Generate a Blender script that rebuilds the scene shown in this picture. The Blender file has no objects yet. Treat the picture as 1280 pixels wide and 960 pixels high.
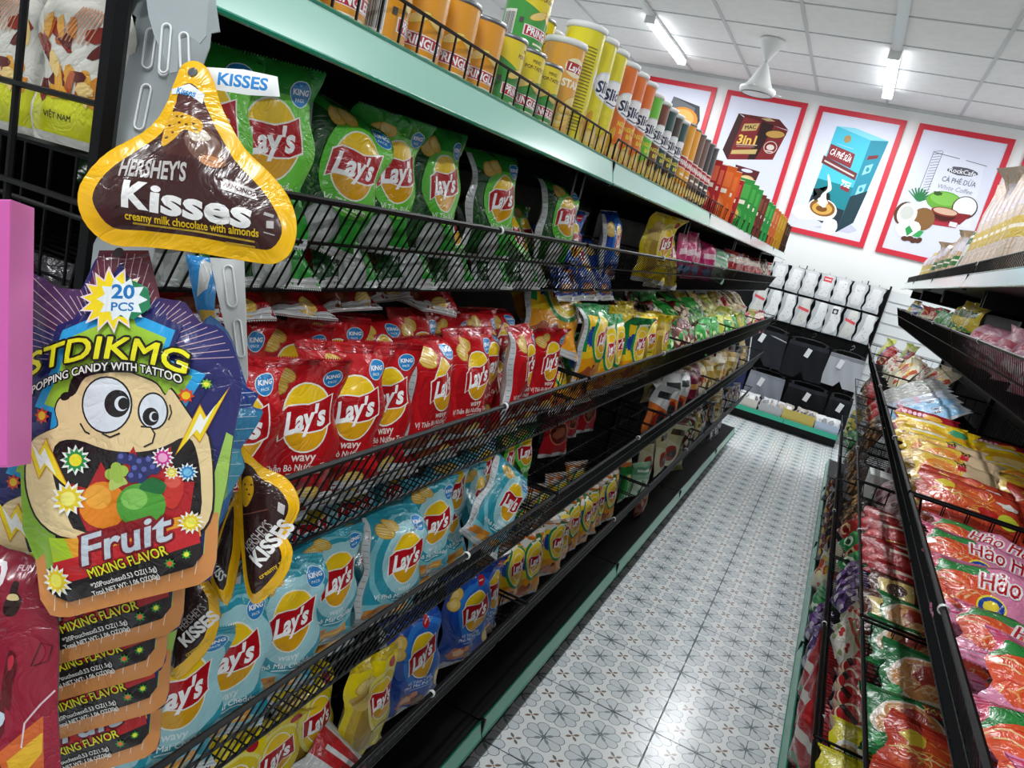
import bpy, bmesh, math, random
import numpy as np
from mathutils import Matrix, Vector

# ------------------------------------------------------------------ camera, light, exposure
S = bpy.context.scene
COL = S.collection
PI = math.pi
CAM_H = 1.42
FOC = 950.7          # focal length in pixels of a 1280 wide frame
YAW, PITCH, ROLL = 0.37536, -0.22624, 0.24930
CAMROT = Matrix.Rotation(YAW, 4, 'Z') @ Matrix.Rotation(PI/2 + PITCH, 4, 'X') @ Matrix.Rotation(ROLL, 4, 'Z')
cd = bpy.data.cameras.new('camera'); cam = bpy.data.objects.new('camera', cd); COL.objects.link(cam)
cd.sensor_width = 36; cd.lens = FOC*36/1280; cd.clip_start = .02; cd.clip_end = 60
cam.matrix_world = Matrix.Translation((0, 0, CAM_H)) @ CAMROT
S.camera = cam
w = bpy.data.worlds.new('world'); S.world = w; w.use_nodes = True
w.node_tree.nodes['Background'].inputs[0].default_value = (.8, .86, .92, 1)
w.node_tree.nodes['Background'].inputs[1].default_value = .3
vs = S.view_settings
vs.view_transform = 'Standard'; vs.look = 'None'; vs.gamma = 1; vs.use_curve_mapping = False
vs.exposure = 0.0
LAMP_WATT = 27.0      # each ceiling tube
LAMP_ROWS = (-2.03, -.249, 1.53)
LAMP_YS = (6.68, 3.08, -.52)

def at(px, py, d):
    """a point at distance d in front of the lens, seen at pixel px, py"""
    return Vector((0, 0, CAM_H)) + CAMROT.to_3x3() @ Vector(((px-640)/FOC*d, -(py-480)/FOC*d, -d))

# ------------------------------------------------------------------ helpers
def srgb(h):
    if isinstance(h, str):
        h = h.lstrip('#'); c = [int(h[i:i+2], 16)/255 for i in (0, 2, 4)]
    else: c = [v/255 for v in h]
    return tuple(v/12.92 if v <= .04045 else ((v+.055)/1.055)**2.4 for v in c) + (1.,)

MATS = {}
def mat(name, color=None, rough=.5, metal=0., spec=.5, coat=0., bump=0., bscale=60., emit=None, estr=0., attr=False, alpha=1., trans=0., noise=0.):
    if name in MATS: return MATS[name]
    m = bpy.data.materials.new(name); m.use_nodes = True
    nt = m.node_tree; b = nt.nodes['Principled BSDF']
    if color: b.inputs['Base Color'].default_value = srgb(color)
    b.inputs['Roughness'].default_value = rough; b.inputs['Metallic'].default_value = metal
    b.inputs['Specular IOR Level'].default_value = spec
    b.inputs['Coat Weight'].default_value = coat; b.inputs['Coat Roughness'].default_value = .12
    if trans: b.inputs['Transmission Weight'].default_value = trans
    b.inputs['Alpha'].default_value = alpha
    if attr:
        a = nt.nodes.new('ShaderNodeVertexColor'); a.layer_name = 'print'
        nt.links.new(a.outputs['Color'], b.inputs['Base Color'])
    if noise:
        tc = nt.nodes.new('ShaderNodeTexCoord'); n = nt.nodes.new('ShaderNodeTexNoise'); n.inputs['Scale'].default_value = bscale
        mx = nt.nodes.new('ShaderNodeMix'); mx.data_type = 'RGBA'; mx.blend_type = 'MULTIPLY'
        rp = nt.nodes.new('ShaderNodeValToRGB'); rp.color_ramp.elements[0].color = (1-noise, 1-noise, 1-noise, 1); rp.color_ramp.elements[0].position = .3; rp.color_ramp.elements[1].position = .7
        nt.links.new(tc.outputs['Object'], n.inputs['Vector']); nt.links.new(n.outputs['Fac'], rp.inputs['Fac'])
        mx.inputs[0].default_value = 1; mx.inputs[6].default_value = srgb(color); nt.links.new(rp.outputs['Color'], mx.inputs[7])
        nt.links.new(mx.outputs[2], b.inputs['Base Color'])
    if bump and attr:      # creased film: ridged noise plus fine crinkle
        tc = nt.nodes.new('ShaderNodeTexCoord'); n = nt.nodes.new('ShaderNodeTexNoise'); n.inputs['Scale'].default_value = bscale*.45; n.inputs['Detail'].default_value = 4; n.inputs['Distortion'].default_value = 1.2
        s1 = nt.nodes.new('ShaderNodeMath'); s1.operation = 'SUBTRACT'; s1.inputs[1].default_value = .5
        s2 = nt.nodes.new('ShaderNodeMath'); s2.operation = 'ABSOLUTE'; s3 = nt.nodes.new('ShaderNodeMath'); s3.operation = 'POWER'; s3.inputs[1].default_value = .6
        bp = nt.nodes.new('ShaderNodeBump'); bp.inputs['Strength'].default_value = bump; bp.inputs['Distance'].default_value = .006
        L_ = nt.links.new
        L_(tc.outputs['Object'], n.inputs['Vector']); L_(n.outputs['Fac'], s1.inputs[0]); L_(s1.outputs[0], s2.inputs[0]); L_(s2.outputs[0], s3.inputs[0]); L_(s3.outputs[0], bp.inputs['Height']); L_(bp.outputs['Normal'], b.inputs['Normal'])
        L_(bp.outputs['Normal'], b.inputs['Coat Normal'])
    elif bump:
        tc = nt.nodes.new('ShaderNodeTexCoord'); n = nt.nodes.new('ShaderNodeTexNoise'); n.inputs['Scale'].default_value = bscale; n.inputs['Detail'].default_value = 3
        n.inputs['Distortion'].default_value = .8
        bp = nt.nodes.new('ShaderNodeBump'); bp.inputs['Strength'].default_value = bump; bp.inputs['Distance'].default_value = .004
        nt.links.new(tc.outputs['Object'], n.inputs['Vector']); nt.links.new(n.outputs['Fac'], bp.inputs['Height']); nt.links.new(bp.outputs['Normal'], b.inputs['Normal'])
    if emit:
        b.inputs['Emission Color'].default_value = srgb(emit); b.inputs['Emission Strength'].default_value = estr
    MATS[name] = m
    return m

FILM = mat('printed_film', attr=True, rough=.25, spec=.4, coat=.3, bump=.5, bscale=42)
FILMS = mat('printed_film_small', attr=True, rough=.24, spec=.55, coat=.35, bump=.55, bscale=75)
PAPER = mat('printed_card', attr=True, rough=.55, spec=.3)
CANM = mat('printed_can', attr=True, rough=.32, spec=.5, coat=.2)
TILEM = mat('glazed_tile', attr=True, rough=.22, spec=.5)
BLACK = mat('black_powder_coat', '#0f1011', rough=.42, spec=.28)
BLACKPANEL = mat('black_panel', '#0b0b0d', rough=.5, spec=.25)
WIRE = mat('black_wire', '#0c0c0e', rough=.4, spec=.2)
WHITEPL = mat('white_plastic', '#e9ebea', rough=.35)
WALLM = mat('white_paint', '#eff1f0', rough=.8, noise=.03, bscale=3)
CEILM = mat('ceiling_board', '#f6f6f4', rough=.9, noise=.05, bscale=14)
TBAR = mat('ceiling_grid_metal', '#c9cccc', rough=.5)
MINT = mat('mint_price_rail', '#9fd6c4', rough=.18, coat=.5)
MINTD = mat('green_price_rail_edge', '#1f8a6c', rough=.2, coat=.5)
TEALD = mat('green_base_rail', '#5fae93', rough=.25, coat=.4)
PALE = mat('pale_price_rail', '#cfe0dc', rough=.2, coat=.4)
CHROME = mat('grey_metal', '#9a9da0', rough=.3, metal=.8)

class MB:
    """collects quads, polygons, tubes and boxes for one mesh object"""
    def __init__(s): s.v = []; s.f = []; s.m = []; s.c = []
    def add(s, vs, fs, mi=0, col=None):
        o = len(s.v); s.v += [tuple(v) for v in vs]
        for f in fs: s.f.append(tuple(i+o for i in f)); s.m.append(mi); s.c.append(col)
    def box(s, lo, hi, mi=0, col=None, M=None):
        x0, y0, z0 = lo; x1, y1, z1 = hi
        vs = [(x0,y0,z0),(x1,y0,z0),(x1,y1,z0),(x0,y1,z0),(x0,y0,z1),(x1,y0,z1),(x1,y1,z1),(x0,y1,z1)]
        if M: vs = [M @ Vector(v) for v in vs]
        s.add(vs, [(0,3,2,1),(4,5,6,7),(0,1,5,4),(1,2,6,5),(2,3,7,6),(3,0,4,7)], mi, col)
    def tube(s, pts, r, n=4, mi=0, col=None, closed=False, caps=True):
        pts = [Vector(p) for p in pts]; N = len(pts); rings = []
        up = Vector((.13, .07, 1)).normalized()
        for i, p in enumerate(pts):
            a = pts[i-1] if (i or closed) else p; b = pts[(i+1) % N] if (i < N-1 or closed) else p
            t = (b-a).normalized(); u = t.cross(up)
            if u.length < .2: u = t.cross(Vector((1, .1, 0)))
            u.normalize(); vv = t.cross(u)
            rr = r[i] if isinstance(r, (list, tuple)) else r
            rings.append([p + u*rr*math.cos(2*PI*(k+.5)/n) + vv*rr*math.sin(2*PI*(k+.5)/n) for k in range(n)])
        vs = [q for rg in rings for q in rg]; fs = []
        for i in range(N if closed else N-1):
            j = (i+1) % N
            for k in range(n): fs.append((i*n+k, i*n+(k+1) % n, j*n+(k+1) % n, j*n+k))
        if not closed and caps:
            fs.append(tuple(range(n-1, -1, -1))); fs.append(tuple((N-1)*n+k for k in range(n)))
        s.add(vs, fs, mi, col)
    def lathe(s, prof, n=24, mi=0, col=None, M=None):
        vs = []; fs = []
        for r, z in prof:
            for k in range(n): vs.append((r*math.cos(2*PI*k/n), r*math.sin(2*PI*k/n), z))
        for i in range(len(prof)-1):
            for k in range(n): fs.append((i*n+k, i*n+(k+1) % n, (i+1)*n+(k+1) % n, (i+1)*n+k))
        if M: vs = [M @ Vector(v) for v in vs]
        s.add(vs, fs, mi, col)
    def prism(s, pts, z0, z1, mi=0, col=None, M=None):
        n = len(pts); vs = [(p[0], p[1], z0) for p in pts] + [(p[0], p[1], z1) for p in pts]
        fs = [tuple(range(n-1, -1, -1)), tuple(range(n, 2*n))] + [(i, (i+1) % n, n+(i+1) % n, n+i) for i in range(n)]
        if M: vs = [M @ Vector(v) for v in vs]
        s.add(vs, fs, mi, col)
    def mesh(s, name, mats, smooth=False):
        me = bpy.data.meshes.new(name); me.from_pydata([tuple(v) for v in s.v], [], s.f)
        for m in (mats if isinstance(mats, (list, tuple)) else [mats]): me.materials.append(m)
        me.polygons.foreach_set('material_index', s.m)
        if any(c is not None for c in s.c):
            a = me.color_attributes.new('print', 'FLOAT_COLOR', 'CORNER')
            buf = []
            for f, c in zip(s.f, s.c): buf += list(c if c is not None else (.8, .8, .8, 1))*len(f)
            a.data.foreach_set('color', buf)
        if smooth: me.polygons.foreach_set('use_smooth', [True]*len(me.polygons))
        me.update(); return me
    def build(s, name, mats, parent=None, smooth=False):
        return obj(name, s.mesh(name, mats, smooth), parent)

def obj(name, me, parent=None, loc=None, rot=None):
    o = bpy.data.objects.new(name, me); COL.objects.link(o)
    if parent: o.parent = parent
    if loc is not None: o.location = loc
    if rot is not None: o.rotation_euler = rot
    return o
def empty(name, loc=(0, 0, 0), rot=(0, 0, 0)):
    o = bpy.data.objects.new(name, None); COL.objects.link(o); o.location = loc; o.rotation_euler = rot; o.empty_display_size = .05
    return o
def tag(o, label, cat, group=None):
    o['label'] = label; o['category'] = cat
    if group: o['group'] = group
    return o
def struct(o):
    o['kind'] = 'structure'; return o
def copy_tree(o, parent=None):
    c = o.copy(); COL.objects.link(c); c.parent = parent
    for ch in o.children: copy_tree(ch, c)
    return c

ORD = ['first', 'second', 'third', 'fourth', 'fifth', 'sixth', 'seventh', 'eighth', 'ninth', 'tenth', 'eleventh', 'twelfth', 'thirteenth', 'fourteenth',
       'fifteenth', 'sixteenth', 'seventeenth', 'eighteenth', 'nineteenth', 'twentieth'] + [a+'-'+b for a in ('twenty', 'thirty', 'forty', 'fifty', 'sixty') for b in ('first', 'second', 'third', 'fourth', 'fifth', 'sixth', 'seventh', 'eighth', 'ninth', 'tenth')]
REG = {}
def reg(o, desc, place, cat):
    """a counted thing: its label gets its place in the row, nearest to the camera first"""
    REG.setdefault((desc, place), []).append(o); o['category'] = cat; o['group'] = desc + 's ' + place
    return o
def finish_labels():
    for (desc, place), os_ in REG.items():
        os_.sort(key=lambda o: o.location.y*1.0 + o.location.z*.001)
        for i, o in enumerate(os_):
            o['label'] = (desc + ' ' + place) if len(os_) == 1 else (ORD[i] + ' ' + desc + ' from camera ' + place)
            if len(os_) == 1: del o['group']

# ------------------------------------------------------------------ flat print ("art") that is draped over a surface
TXT = {}
def text_mesh(s, bold=0., res=2):
    k = (s, bold, res)
    if k not in TXT:
        c = bpy.data.curves.new('txt', 'FONT'); c.body = s; c.size = 1; c.resolution_u = res; c.offset = bold; c.align_x = 'CENTER'
        o = bpy.data.objects.new('txt', c); me = o.to_mesh()
        v = np.array([tuple(p.co)[:2] for p in me.vertices]) if len(me.vertices) else np.zeros((0, 2))
        f = [tuple(p.vertices) for p in me.polygons]
        o.to_mesh_clear(); bpy.data.objects.remove(o); bpy.data.curves.remove(c)
        TXT[k] = (v, f)
    return TXT[k]

def ell(cx, cy, rx, ry=None, n=20, a0=0, a1=2*PI, rot=0):
    ry = rx if ry is None else ry; c, s_ = math.cos(rot), math.sin(rot); out = []
    full = abs(a1-a0-2*PI) < 1e-6
    for k in range(n if full else n+1):
        t = a0+(a1-a0)*k/n; x, y = rx*math.cos(t), ry*math.sin(t); out.append((cx+x*c-y*s_, cy+x*s_+y*c))
    return out
def star(cx, cy, r, r2, n, rot=0):
    return [(cx+(r if k % 2 == 0 else r2)*math.cos(rot+PI*k/n), cy+(r if k % 2 == 0 else r2)*math.sin(rot+PI*k/n)) for k in range(2*n)]
def blob(cx, cy, rx, ry, seed, n=14, rough=.25, rot=0):
    r = random.Random(seed); out = []
    c, s_ = math.cos(rot), math.sin(rot)
    for k in range(n):
        t = 2*PI*k/n; q = 1+r.uniform(-rough, rough); x, y = rx*q*math.cos(t), ry*q*math.sin(t); out.append((cx+x*c-y*s_, cy+x*s_+y*c))
    return out
def rect(x0, y0, x1, y1): return [(x0, y0), (x1, y0), (x1, y1), (x0, y1)]
def smooth_poly(pts, n=4):
    """closed Catmull-Rom through pts"""
    out = []; N = len(pts)
    for i in range(N):
        p0, p1, p2, p3 = [np.array(pts[(i+k-1) % N], float) for k in range(4)]
        for j in range(n):
            t = j/n
            out.append(tuple(.5*((2*p1)+(-p0+p2)*t+(2*p0-5*p1+4*p2-p3)*t*t+(-p0+3*p1-3*p2+p3)*t**3)))
    return out

class Art:
    """polygons and lettering in a flat w x h field, later cut along the carrier's grid"""
    def __init__(s, w, h): s.w = w; s.h = h; s.items = []; s.cut_cache = {}
    def poly(s, pts, col): s.items.append((np.array(pts, float), [tuple(range(len(pts)))], srgb(col))); return s
    def line(s, pts, wd, col):
        pts = [np.array(p, float) for p in pts]; L = []; R_ = []
        for i, p in enumerate(pts):
            t = pts[min(i+1, len(pts)-1)]-pts[max(i-1, 0)]; t = t/(np.linalg.norm(t)+1e-9); nn = np.array((-t[1], t[0]))*wd/2
            L.append(p+nn); R_.append(p-nn)
        n = len(pts); s.items.append((np.array(L+R_), [(i, i+1, n+i+1, n+i) for i in range(n-1)], srgb(col))); return s
    def text(s, t, cx, cy, size, col, bold=.0, shear=0., rot=0., sx=1., warp=None, res=2, fit=None):
        fat = bold > 0 and ('M' in t or 'W' in t)
        v, f = text_mesh(t, 0. if fat else bold, res)
        if not len(v): return s
        v = v.copy(); v[:, 1] -= .35
        if fit: sx = fit/((v[:, 0].max()-v[:, 0].min())*size)
        v[:, 0] += v[:, 1]*shear; v = v*size; v[:, 0] *= sx
        if warp: v = np.array([warp(x, y) for x, y in v])
        c, sn = math.cos(rot), math.sin(rot)
        v = np.stack([cx+v[:, 0]*c-v[:, 1]*sn, cy+v[:, 0]*sn+v[:, 1]*c], 1)
        if fat:     # heavier strokes from shifted copies
            for k in range(3): s.items.append((v+bold*1.1*size*np.array(((-1, -1), (1, -1), (-1, 1))[k]), f, srgb(col)))
            v = v+bold*1.1*size
        s.items.append((v, f, srgb(col))); return s
    def outlined(s, t, cx, cy, size, col, ocol, ow, bold=.0, **kw):
        for k in range(8): s.text(t, cx+ow*math.cos(k*PI/4), cy+ow*math.sin(k*PI/4), size, ocol, bold, **kw)
        return s.text(t, cx, cy, size, col, bold, **kw)
    def cut(s, NU, NV, clip=True):
        k = (NU, NV, clip)
        if k in s.cut_cache: return s.cut_cache[k]
        bm = bmesh.new(); il = bm.faces.layers.int.new('it')
        for i, (v, f, c) in enumerate(s.items):
            bv = [bm.verts.new((p[0], p[1], 0)) for p in v]
            for q in f:
                try: fc = bm.faces.new([bv[j] for j in q]); fc[il] = i
                except ValueError: pass
        bmesh.ops.triangulate(bm, faces=[f for f in bm.faces if len(f.verts) > 4])
        def cutp(co, no, **kw):
            bmesh.ops.bisect_plane(bm, geom=bm.verts[:]+bm.edges[:]+bm.faces[:], dist=1e-7, plane_co=co, plane_no=no, **kw)
        if clip:
            e = 1e-5
            cutp((e, 0, 0), (-1, 0, 0), clear_outer=True); cutp((s.w-e, 0, 0), (1, 0, 0), clear_outer=True)
            cutp((0, e, 0), (0, -1, 0), clear_outer=True); cutp((0, s.h-e, 0), (0, 1, 0), clear_outer=True)
        for i in range(1, NU): cutp((s.w*i/NU, 0, 0), (1, 0, 0))
        for j in range(1, NV): cutp((0, s.h*j/NV, 0), (0, 1, 0))
        if NU > 1:
            for q in range(1, NU+NV): cutp((s.w*q/NU, 0, 0), (NU/s.w, NV/s.h, 0))
        bm.normal_update()
        for f in bm.faces:
            if f.normal.z < 0: f.normal_flip()
        bm.verts.index_update()
        v = np.array([tuple(x.co)[:2] for x in bm.verts]) if len(bm.verts) else np.zeros((0, 2))
        fs = [[x.index for x in f.verts] for f in bm.faces]; it = [f[il] for f in bm.faces]
        lay = np.zeros(len(v))
        for f, i in zip(fs, it):
            for q in f: lay[q] = i
        bm.free()
        s.cut_cache[k] = (v, fs, it, lay); return s.cut_cache[k]

def grid_normals(P):
    du = np.gradient(P, axis=0); dv = np.gradient(P, axis=1); n = np.cross(du, dv)
    return n/(np.linalg.norm(n, axis=2, keepdims=True)+1e-12)

def draped(name, P, art=None, base_col=None, back=None, back_col=None, mat_=None, off=.00006, step=.00002, clip=True, closed=False, extra=None):
    """mesh from a front grid P[NU+1, NV+1, 3] with art on it; optional back grid; base_col may be a colour or f(u, v)"""
    NU, NV = P.shape[0]-1, P.shape[1]-1
    Nn = grid_normals(P)
    V = []; F = []; C = []; NO = []
    def addgrid(G, N_, col, flip):
        o = sum(len(x) for x in V)
        V.append(G.reshape(-1, 3)); NO.append((N_ if not flip else -N_).reshape(-1, 3))
        nu, nv = G.shape[0]-1, G.shape[1]-1
        for i in range(nu):
            for j in range(nv):
                a = o+i*(nv+1)+j; b_, c_, d_ = a+nv+1, a+nv+2, a+1
                cc = col((i+.5)/nu, (j+.5)/nv) if callable(col) else col
                for q in ((a, b_, d_), (b_, c_, d_)):
                    F.append(q[::-1] if flip else q); C.append(cc)
    if base_col is not None: addgrid(P, Nn, base_col if callable(base_col) else srgb(base_col), False)
    if back is not None: addgrid(back, grid_normals(back), back_col if callable(back_col) else srgb(back_col), True)
    if art is not None:
        v, fs, it, lay = art.cut(NU, NV, clip)
        if len(v):
            gi = np.clip(v[:, 0]/art.w*NU, 0, NU-1e-9); gj = np.clip(v[:, 1]/art.h*NV, 0, NV-1e-9)
            if not clip: gi = np.clip(v[:, 0]/art.w*NU, 0, NU-1e-9)
            i0 = gi.astype(int); j0 = gj.astype(int); a = (gi-i0)[:, None]; b = (gj-j0)[:, None]
            lo = (a+b) <= 1
            def bl(G): return np.where(lo, G[i0, j0]*(1-a-b)+G[i0+1, j0]*a+G[i0, j0+1]*b, G[i0+1, j0+1]*(a+b-1)+G[i0+1, j0]*(1-b)+G[i0, j0+1]*(1-a))
            n = bl(Nn); n /= (np.linalg.norm(n, axis=1, keepdims=True)+1e-12)
            p = bl(P)+n*(off+lay*step)[:, None]
            o = sum(len(x) for x in V); V.append(p); NO.append(n)
            for f, i in zip(fs, it): F.append(tuple(q+o for q in f)); C.append(art.items[i][2])
    if extra is not None:      # (verts, faces, colours) already in place
        ev, ef, ec = extra; o = sum(len(x) for x in V); V.append(np.array(ev, float)); 
        NO.append(np.zeros((len(ev), 3)))
        for f, c in zip(ef, ec): F.append(tuple(q+o for q in f)); C.append(c)
    V = np.concatenate(V); NO = np.concatenate(NO)
    me = bpy.data.meshes.new(name); me.from_pydata(V.tolist(), [], F)
    ca = me.color_attributes.new('print', 'FLOAT_COLOR', 'CORNER')
    ca.data.foreach_set('color', np.repeat(np.array(C), [len(f) for f in F], axis=0).ravel())
    me.polygons.foreach_set('use_smooth', [True]*len(me.polygons))
    me.materials.append(mat_ or FILM)
    me.update()
    if extra is None: me.normals_split_custom_set_from_vertices(NO.tolist())
    return me

def pouch_grids(w, h, t, seed, NU=14, NV=18, seal=.055, bend=0., wr=1., flop=0., sag=.0):
    """pillow bag standing on its lower seal: front towards +x, width along y, height z"""
    r = random.Random(seed)
    us = np.linspace(-1, 1, NU+1)[:, None]; vv = np.linspace(0, 1, NV+1)[None, :]
    k = np.clip((vv-seal)/(1-2*seal), 0, 1); B = np.sin(PI*np.clip(k*.93+.05*(k < .5), 0, 1))**.6*(1.08-.25*k)
    B = np.where((vv <= seal*.8) | (vv >= 1-seal*.8), 0, B)
    A = (1-np.abs(us)**2.6)**.75
    D = t/2*B*A
    W = w/2*(1-.075*B)
    ph = [r.uniform(0, 6.28) for _ in range(8)]
    fold_t = np.exp(-np.clip(1-seal-vv, 0, 1)/.10); fold_b = np.exp(-np.clip(vv-seal, 0, 1)/.09)
    wrk = wr*t*.075*(fold_t*(np.sin(us*7+ph[0])+.6*np.sin(us*13+ph[1]))+fold_b*(np.sin(us*6+ph[2])+.6*np.sin(us*12+ph[3])))*(B > 0)*A**.4
    wrk = wrk+wr*t*.03*np.sin(us*5+vv*9+ph[4])*A*np.clip(B, 0, 1)
    for q in range(3):
        cu, cv, rad = r.uniform(-.8, .8), r.uniform(.15, .9), r.uniform(.12, .3)
        wrk = wrk-wr*t*.10*np.exp(-(((us-cu)/rad/1.3)**2+((vv-cv)/rad)**2))*A
    crimp = np.where(B == 0, .0007*np.sin(vv*h*1500), 0)
    off = bend*(vv**2)*h + flop*np.clip(vv-.72, 0, 1)**2*h*8 + .05*h*.15*np.sin(us*2.2+ph[5])*np.clip(np.abs(vv-.5)*2, 0, 1)**2
    zz = vv*h-flop*0-np.abs(flop)*np.clip(vv-.72, 0, 1)**2*h*3
    edge = .006*np.sin(vv*14+ph[6])*np.sign(us)*np.abs(us)**3
    yy = us*W+edge+r.uniform(-.03, .03)*w*vv
    F = np.stack([D+wrk+crimp+off+us*0, yy, zz+us*0], 2)
    Bk = np.stack([-D*.85+wrk*.5+crimp+off+us*0, yy, zz+us*0], 2)
    return F, Bk

def pouch_mesh(name, art, base, back='#c9ccd0', t=.05, seed=0, NU=14, NV=18, mat_=None, seals=None, **kw):
    F, Bk = pouch_grids(art.w, art.h, t, seed, NU, NV, **kw)
    return draped(name, F, art, base, Bk, back, mat_ or FILM)
# ------------------------------------------------------------------ room
RX0, RX1, RY0, RY1, RZ = -3.6, 3.2, -3.4, 7.81, 3.06
def wall(name, lo, hi):
    m = MB(); m.box(lo, hi); return struct(m.build(name, WALLM))
wall('wall_far', (RX0, RY1, 0), (RX1, RY1+.12, RZ+.1))
wall('wall_left', (RX0-.12, RY0, 0), (RX0, RY1+.12, RZ+.1))
wall('wall_right', (RX1, RY0, 0), (RX1+.12, RY1+.12, RZ+.1))
wall('wall_back', (RX0-.12, RY0-.12, 0), (RX1+.12, RY0, RZ+.1))

# floor: a screed with 40 cm printed tiles; every motif is part of the tile's print
m = MB(); m.box((RX0, RY0, -.1), (RX1, RY1, -.004)); floor = struct(m.build('floor', mat('grey_grout', '#5d6466', rough=.7)))
TS = .4
def tile_art():
    a = Art(TS, TS); p = TS/3
    a.poly(rect(0, 0, TS, TS), '#f1f4f4')
    for i in range(4):
        for j in range(4):
            cx, cy = i*p, j*p
            def tear(ang, L, wd, base, n=10):
                c, s_ = math.cos(ang), math.sin(ang); pts = [(base, 0)]
                for k in range(n+1):
                    t = -PI/2+PI*k/n; pts.append((L-wd+wd*math.cos(t), wd*math.sin(t)))
                return [(cx+x*c-y*s_, cy+x*s_+y*c) for x, y in pts]
            for k in (0, 3, 4, 7, 1, 2, 5, 6): a.poly(tear(PI/8+k*PI/4, p*.475, p*.150, 0), '#63717a'); a.poly(tear(PI/8+k*PI/4, p*.460, p*.134, p*.05), '#dae1e4')
            a.line([(cx, cy-p*.36), (cx, cy+p*.36)], p*.018, '#6f7d82'); a.line([(cx-p*.36, cy), (cx+p*.36, cy)], p*.014, '#8d999d')
            for k in range(4):
                an = PI/4+k*PI/2
                def leaf(c0, c1, L0, L1, wd, an):
                    c, s_ = math.cos(an), math.sin(an)
                    return [(c0+(L0+(L1-L0)*q)*c-wd*e*s_, c1+(L0+(L1-L0)*q)*s_+wd*e*c) for q, e in ((0, 0), (.25, -.8), (.55, -1), (.85, -.6), (1, 0), (.85, .6), (.55, 1), (.25, .8))]
                a.poly(leaf(cx, cy, p*.05, p*.25, p*.042, an), '#8b979c')
                if i < 3 and j < 3:
                    a.poly(leaf(cx+p/2, cy+p/2, p*.02, p*.18, p*.036, an+.0), '#7d7169' if k % 2 else '#8a7768')
            if i < 3 and j < 3: a.poly(ell(cx+p/2, cy+p/2, p*.022, n=8), '#c08f70')
    return a
g = np.zeros((2, 2, 3)); g[1, :, 0] = TS; g[:, 1, 1] = TS; e_ = .0017
g = g*((TS-2*e_)/TS)+np.array((e_, e_, 0))
tile_me = draped('floor_tile', g, tile_art(), '#f1f4f4', mat_=TILEM, off=.00003, step=.0000015)
TX0, TY0 = -.119, 2.163
for i in range(-6, 6):
    for j in range(-8, 15):
        y = TY0+j*TS
        if y < RY0 or y+TS > RY1+.001: continue
        obj('floor_tile', tile_me, floor, (TX0+i*TS, y, 0))

# ceiling: boards laid in a metal grid
m = MB(); m.box((RX0, RY0, RZ+.02), (RX1, RY1, RZ+.1)); ceiling = struct(m.build('ceiling', CEILM))
CP = .6; CX0, CY0 = -.249, 5.99   # a grid crossing
m = MB(); m.box((.012, .012, 0), (CP-.012, CP-.012, .012)); panel_me = m.mesh('ceiling_panel', CEILM)
xs = [CX0+CP*i for i in range(-6, 7) if RX0 < CX0+CP*i < RX1]; ys = [CY0+CP*j for j in range(-16, 5) if RY0 < CY0+CP*j < RY1]
for x in xs[:-1]:
    for y in ys[:-1]: obj('ceiling_panel', panel_me, ceiling, (x, y, RZ+.003))
m = MB(); m.box((RX0, RY0, RZ+.006), (xs[0], RY1, RZ+.02)); m.box((xs[-1], RY0, RZ+.006), (RX1, RY1, RZ+.02)); m.box((RX0, ys[-1], RZ+.006), (RX1, RY1, RZ+.02)); m.box((RX0, RY0, RZ+.006), (RX1, ys[0], RZ+.02))
m.build('ceiling_edge_board', CEILM, ceiling)
for x in xs:
    m = MB(); m.box((-.012, RY0, 0), (.012, RY1, .01)); o = m.build('grid_bar', TBAR, ceiling); o.location = (x, 0, RZ-.004)
for y in ys:
    m = MB(); m.box((RX0, -.008, 0), (RX1, .008, .006)); o = m.build('grid_bar', TBAR, ceiling); o.location = (0, y, RZ-.001)
m = MB(); m.box((RX0, RY1-.022, RZ-.02), (RX1, RY1-.0005, RZ)); struct(m.build('trim_1', TBAR))

# ceiling tubes: batten, diffuser, end caps, light
GLOW = mat('lit_tube', '#ffffff', emit='#f4f8ff', estr=8.)
def tube_light(x, y, label):
    t = empty('tube_light', (x, y, RZ-.004))
    m = MB(); m.box((-.036, -.6, -.024), (.036, .6, 0)); m.build('batten', WHITEPL, t)
    m = MB(); pr = [(-.037, -.024), (-.038, -.045), (-.026, -.062), (.026, -.062), (.038, -.045), (.037, -.024)]
    vs = [(a, -.585, b) for a, b in pr]+[(a, .585, b) for a, b in pr]
    m.add(vs, [(i, (i+1) % 6, 6+(i+1) % 6, 6+i) for i in range(6)]+[tuple(range(5, -1, -1)), tuple(range(6, 12))]); m.build('diffuser', GLOW, t)
    for s_ in (-1, 1):
        m = MB(); m.box((-.040, -.012, -.065), (.040, .012, 0)); o = m.build('end_cap', WHITEPL, t); o.location = (0, s_*.6, 0)
    ld = bpy.data.lights.new('tube', 'AREA'); ld.shape = 'RECTANGLE'; ld.size = .06; ld.size_y = 1.15; ld.energy = LAMP_WATT; ld.color = (.96, .985, 1.)
    lo = bpy.data.objects.new('tube_glow', ld); COL.objects.link(lo); lo.parent = t; lo.location = (0, 0, -.066)
    return tag(t, label, 'light')
RN = ['left', 'middle', 'right']; FN = ['nearest the far wall', 'over the middle of the aisle', 'behind the camera']
for i, x in enumerate(LAMP_ROWS):
    for j, y in enumerate(LAMP_YS):
        tube_light(x, y, f'white ceiling tube light in the {RN[i]} row, {FN[j]}')
for i, x in enumerate(LAMP_ROWS[:2]):
    m = MB(); m.box((-.034, 0, -.012), (.034, 1.75, 0)); m.box((-.022, 0, -.017), (.022, 1.75, -.012)); o = m.build('cable_trunking', WHITEPL); o.location = (x, 4.3, RZ-.004)
    tag(o, f'white plastic cable trunking on the ceiling, {RN[i]} light row', 'trunking')

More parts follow.
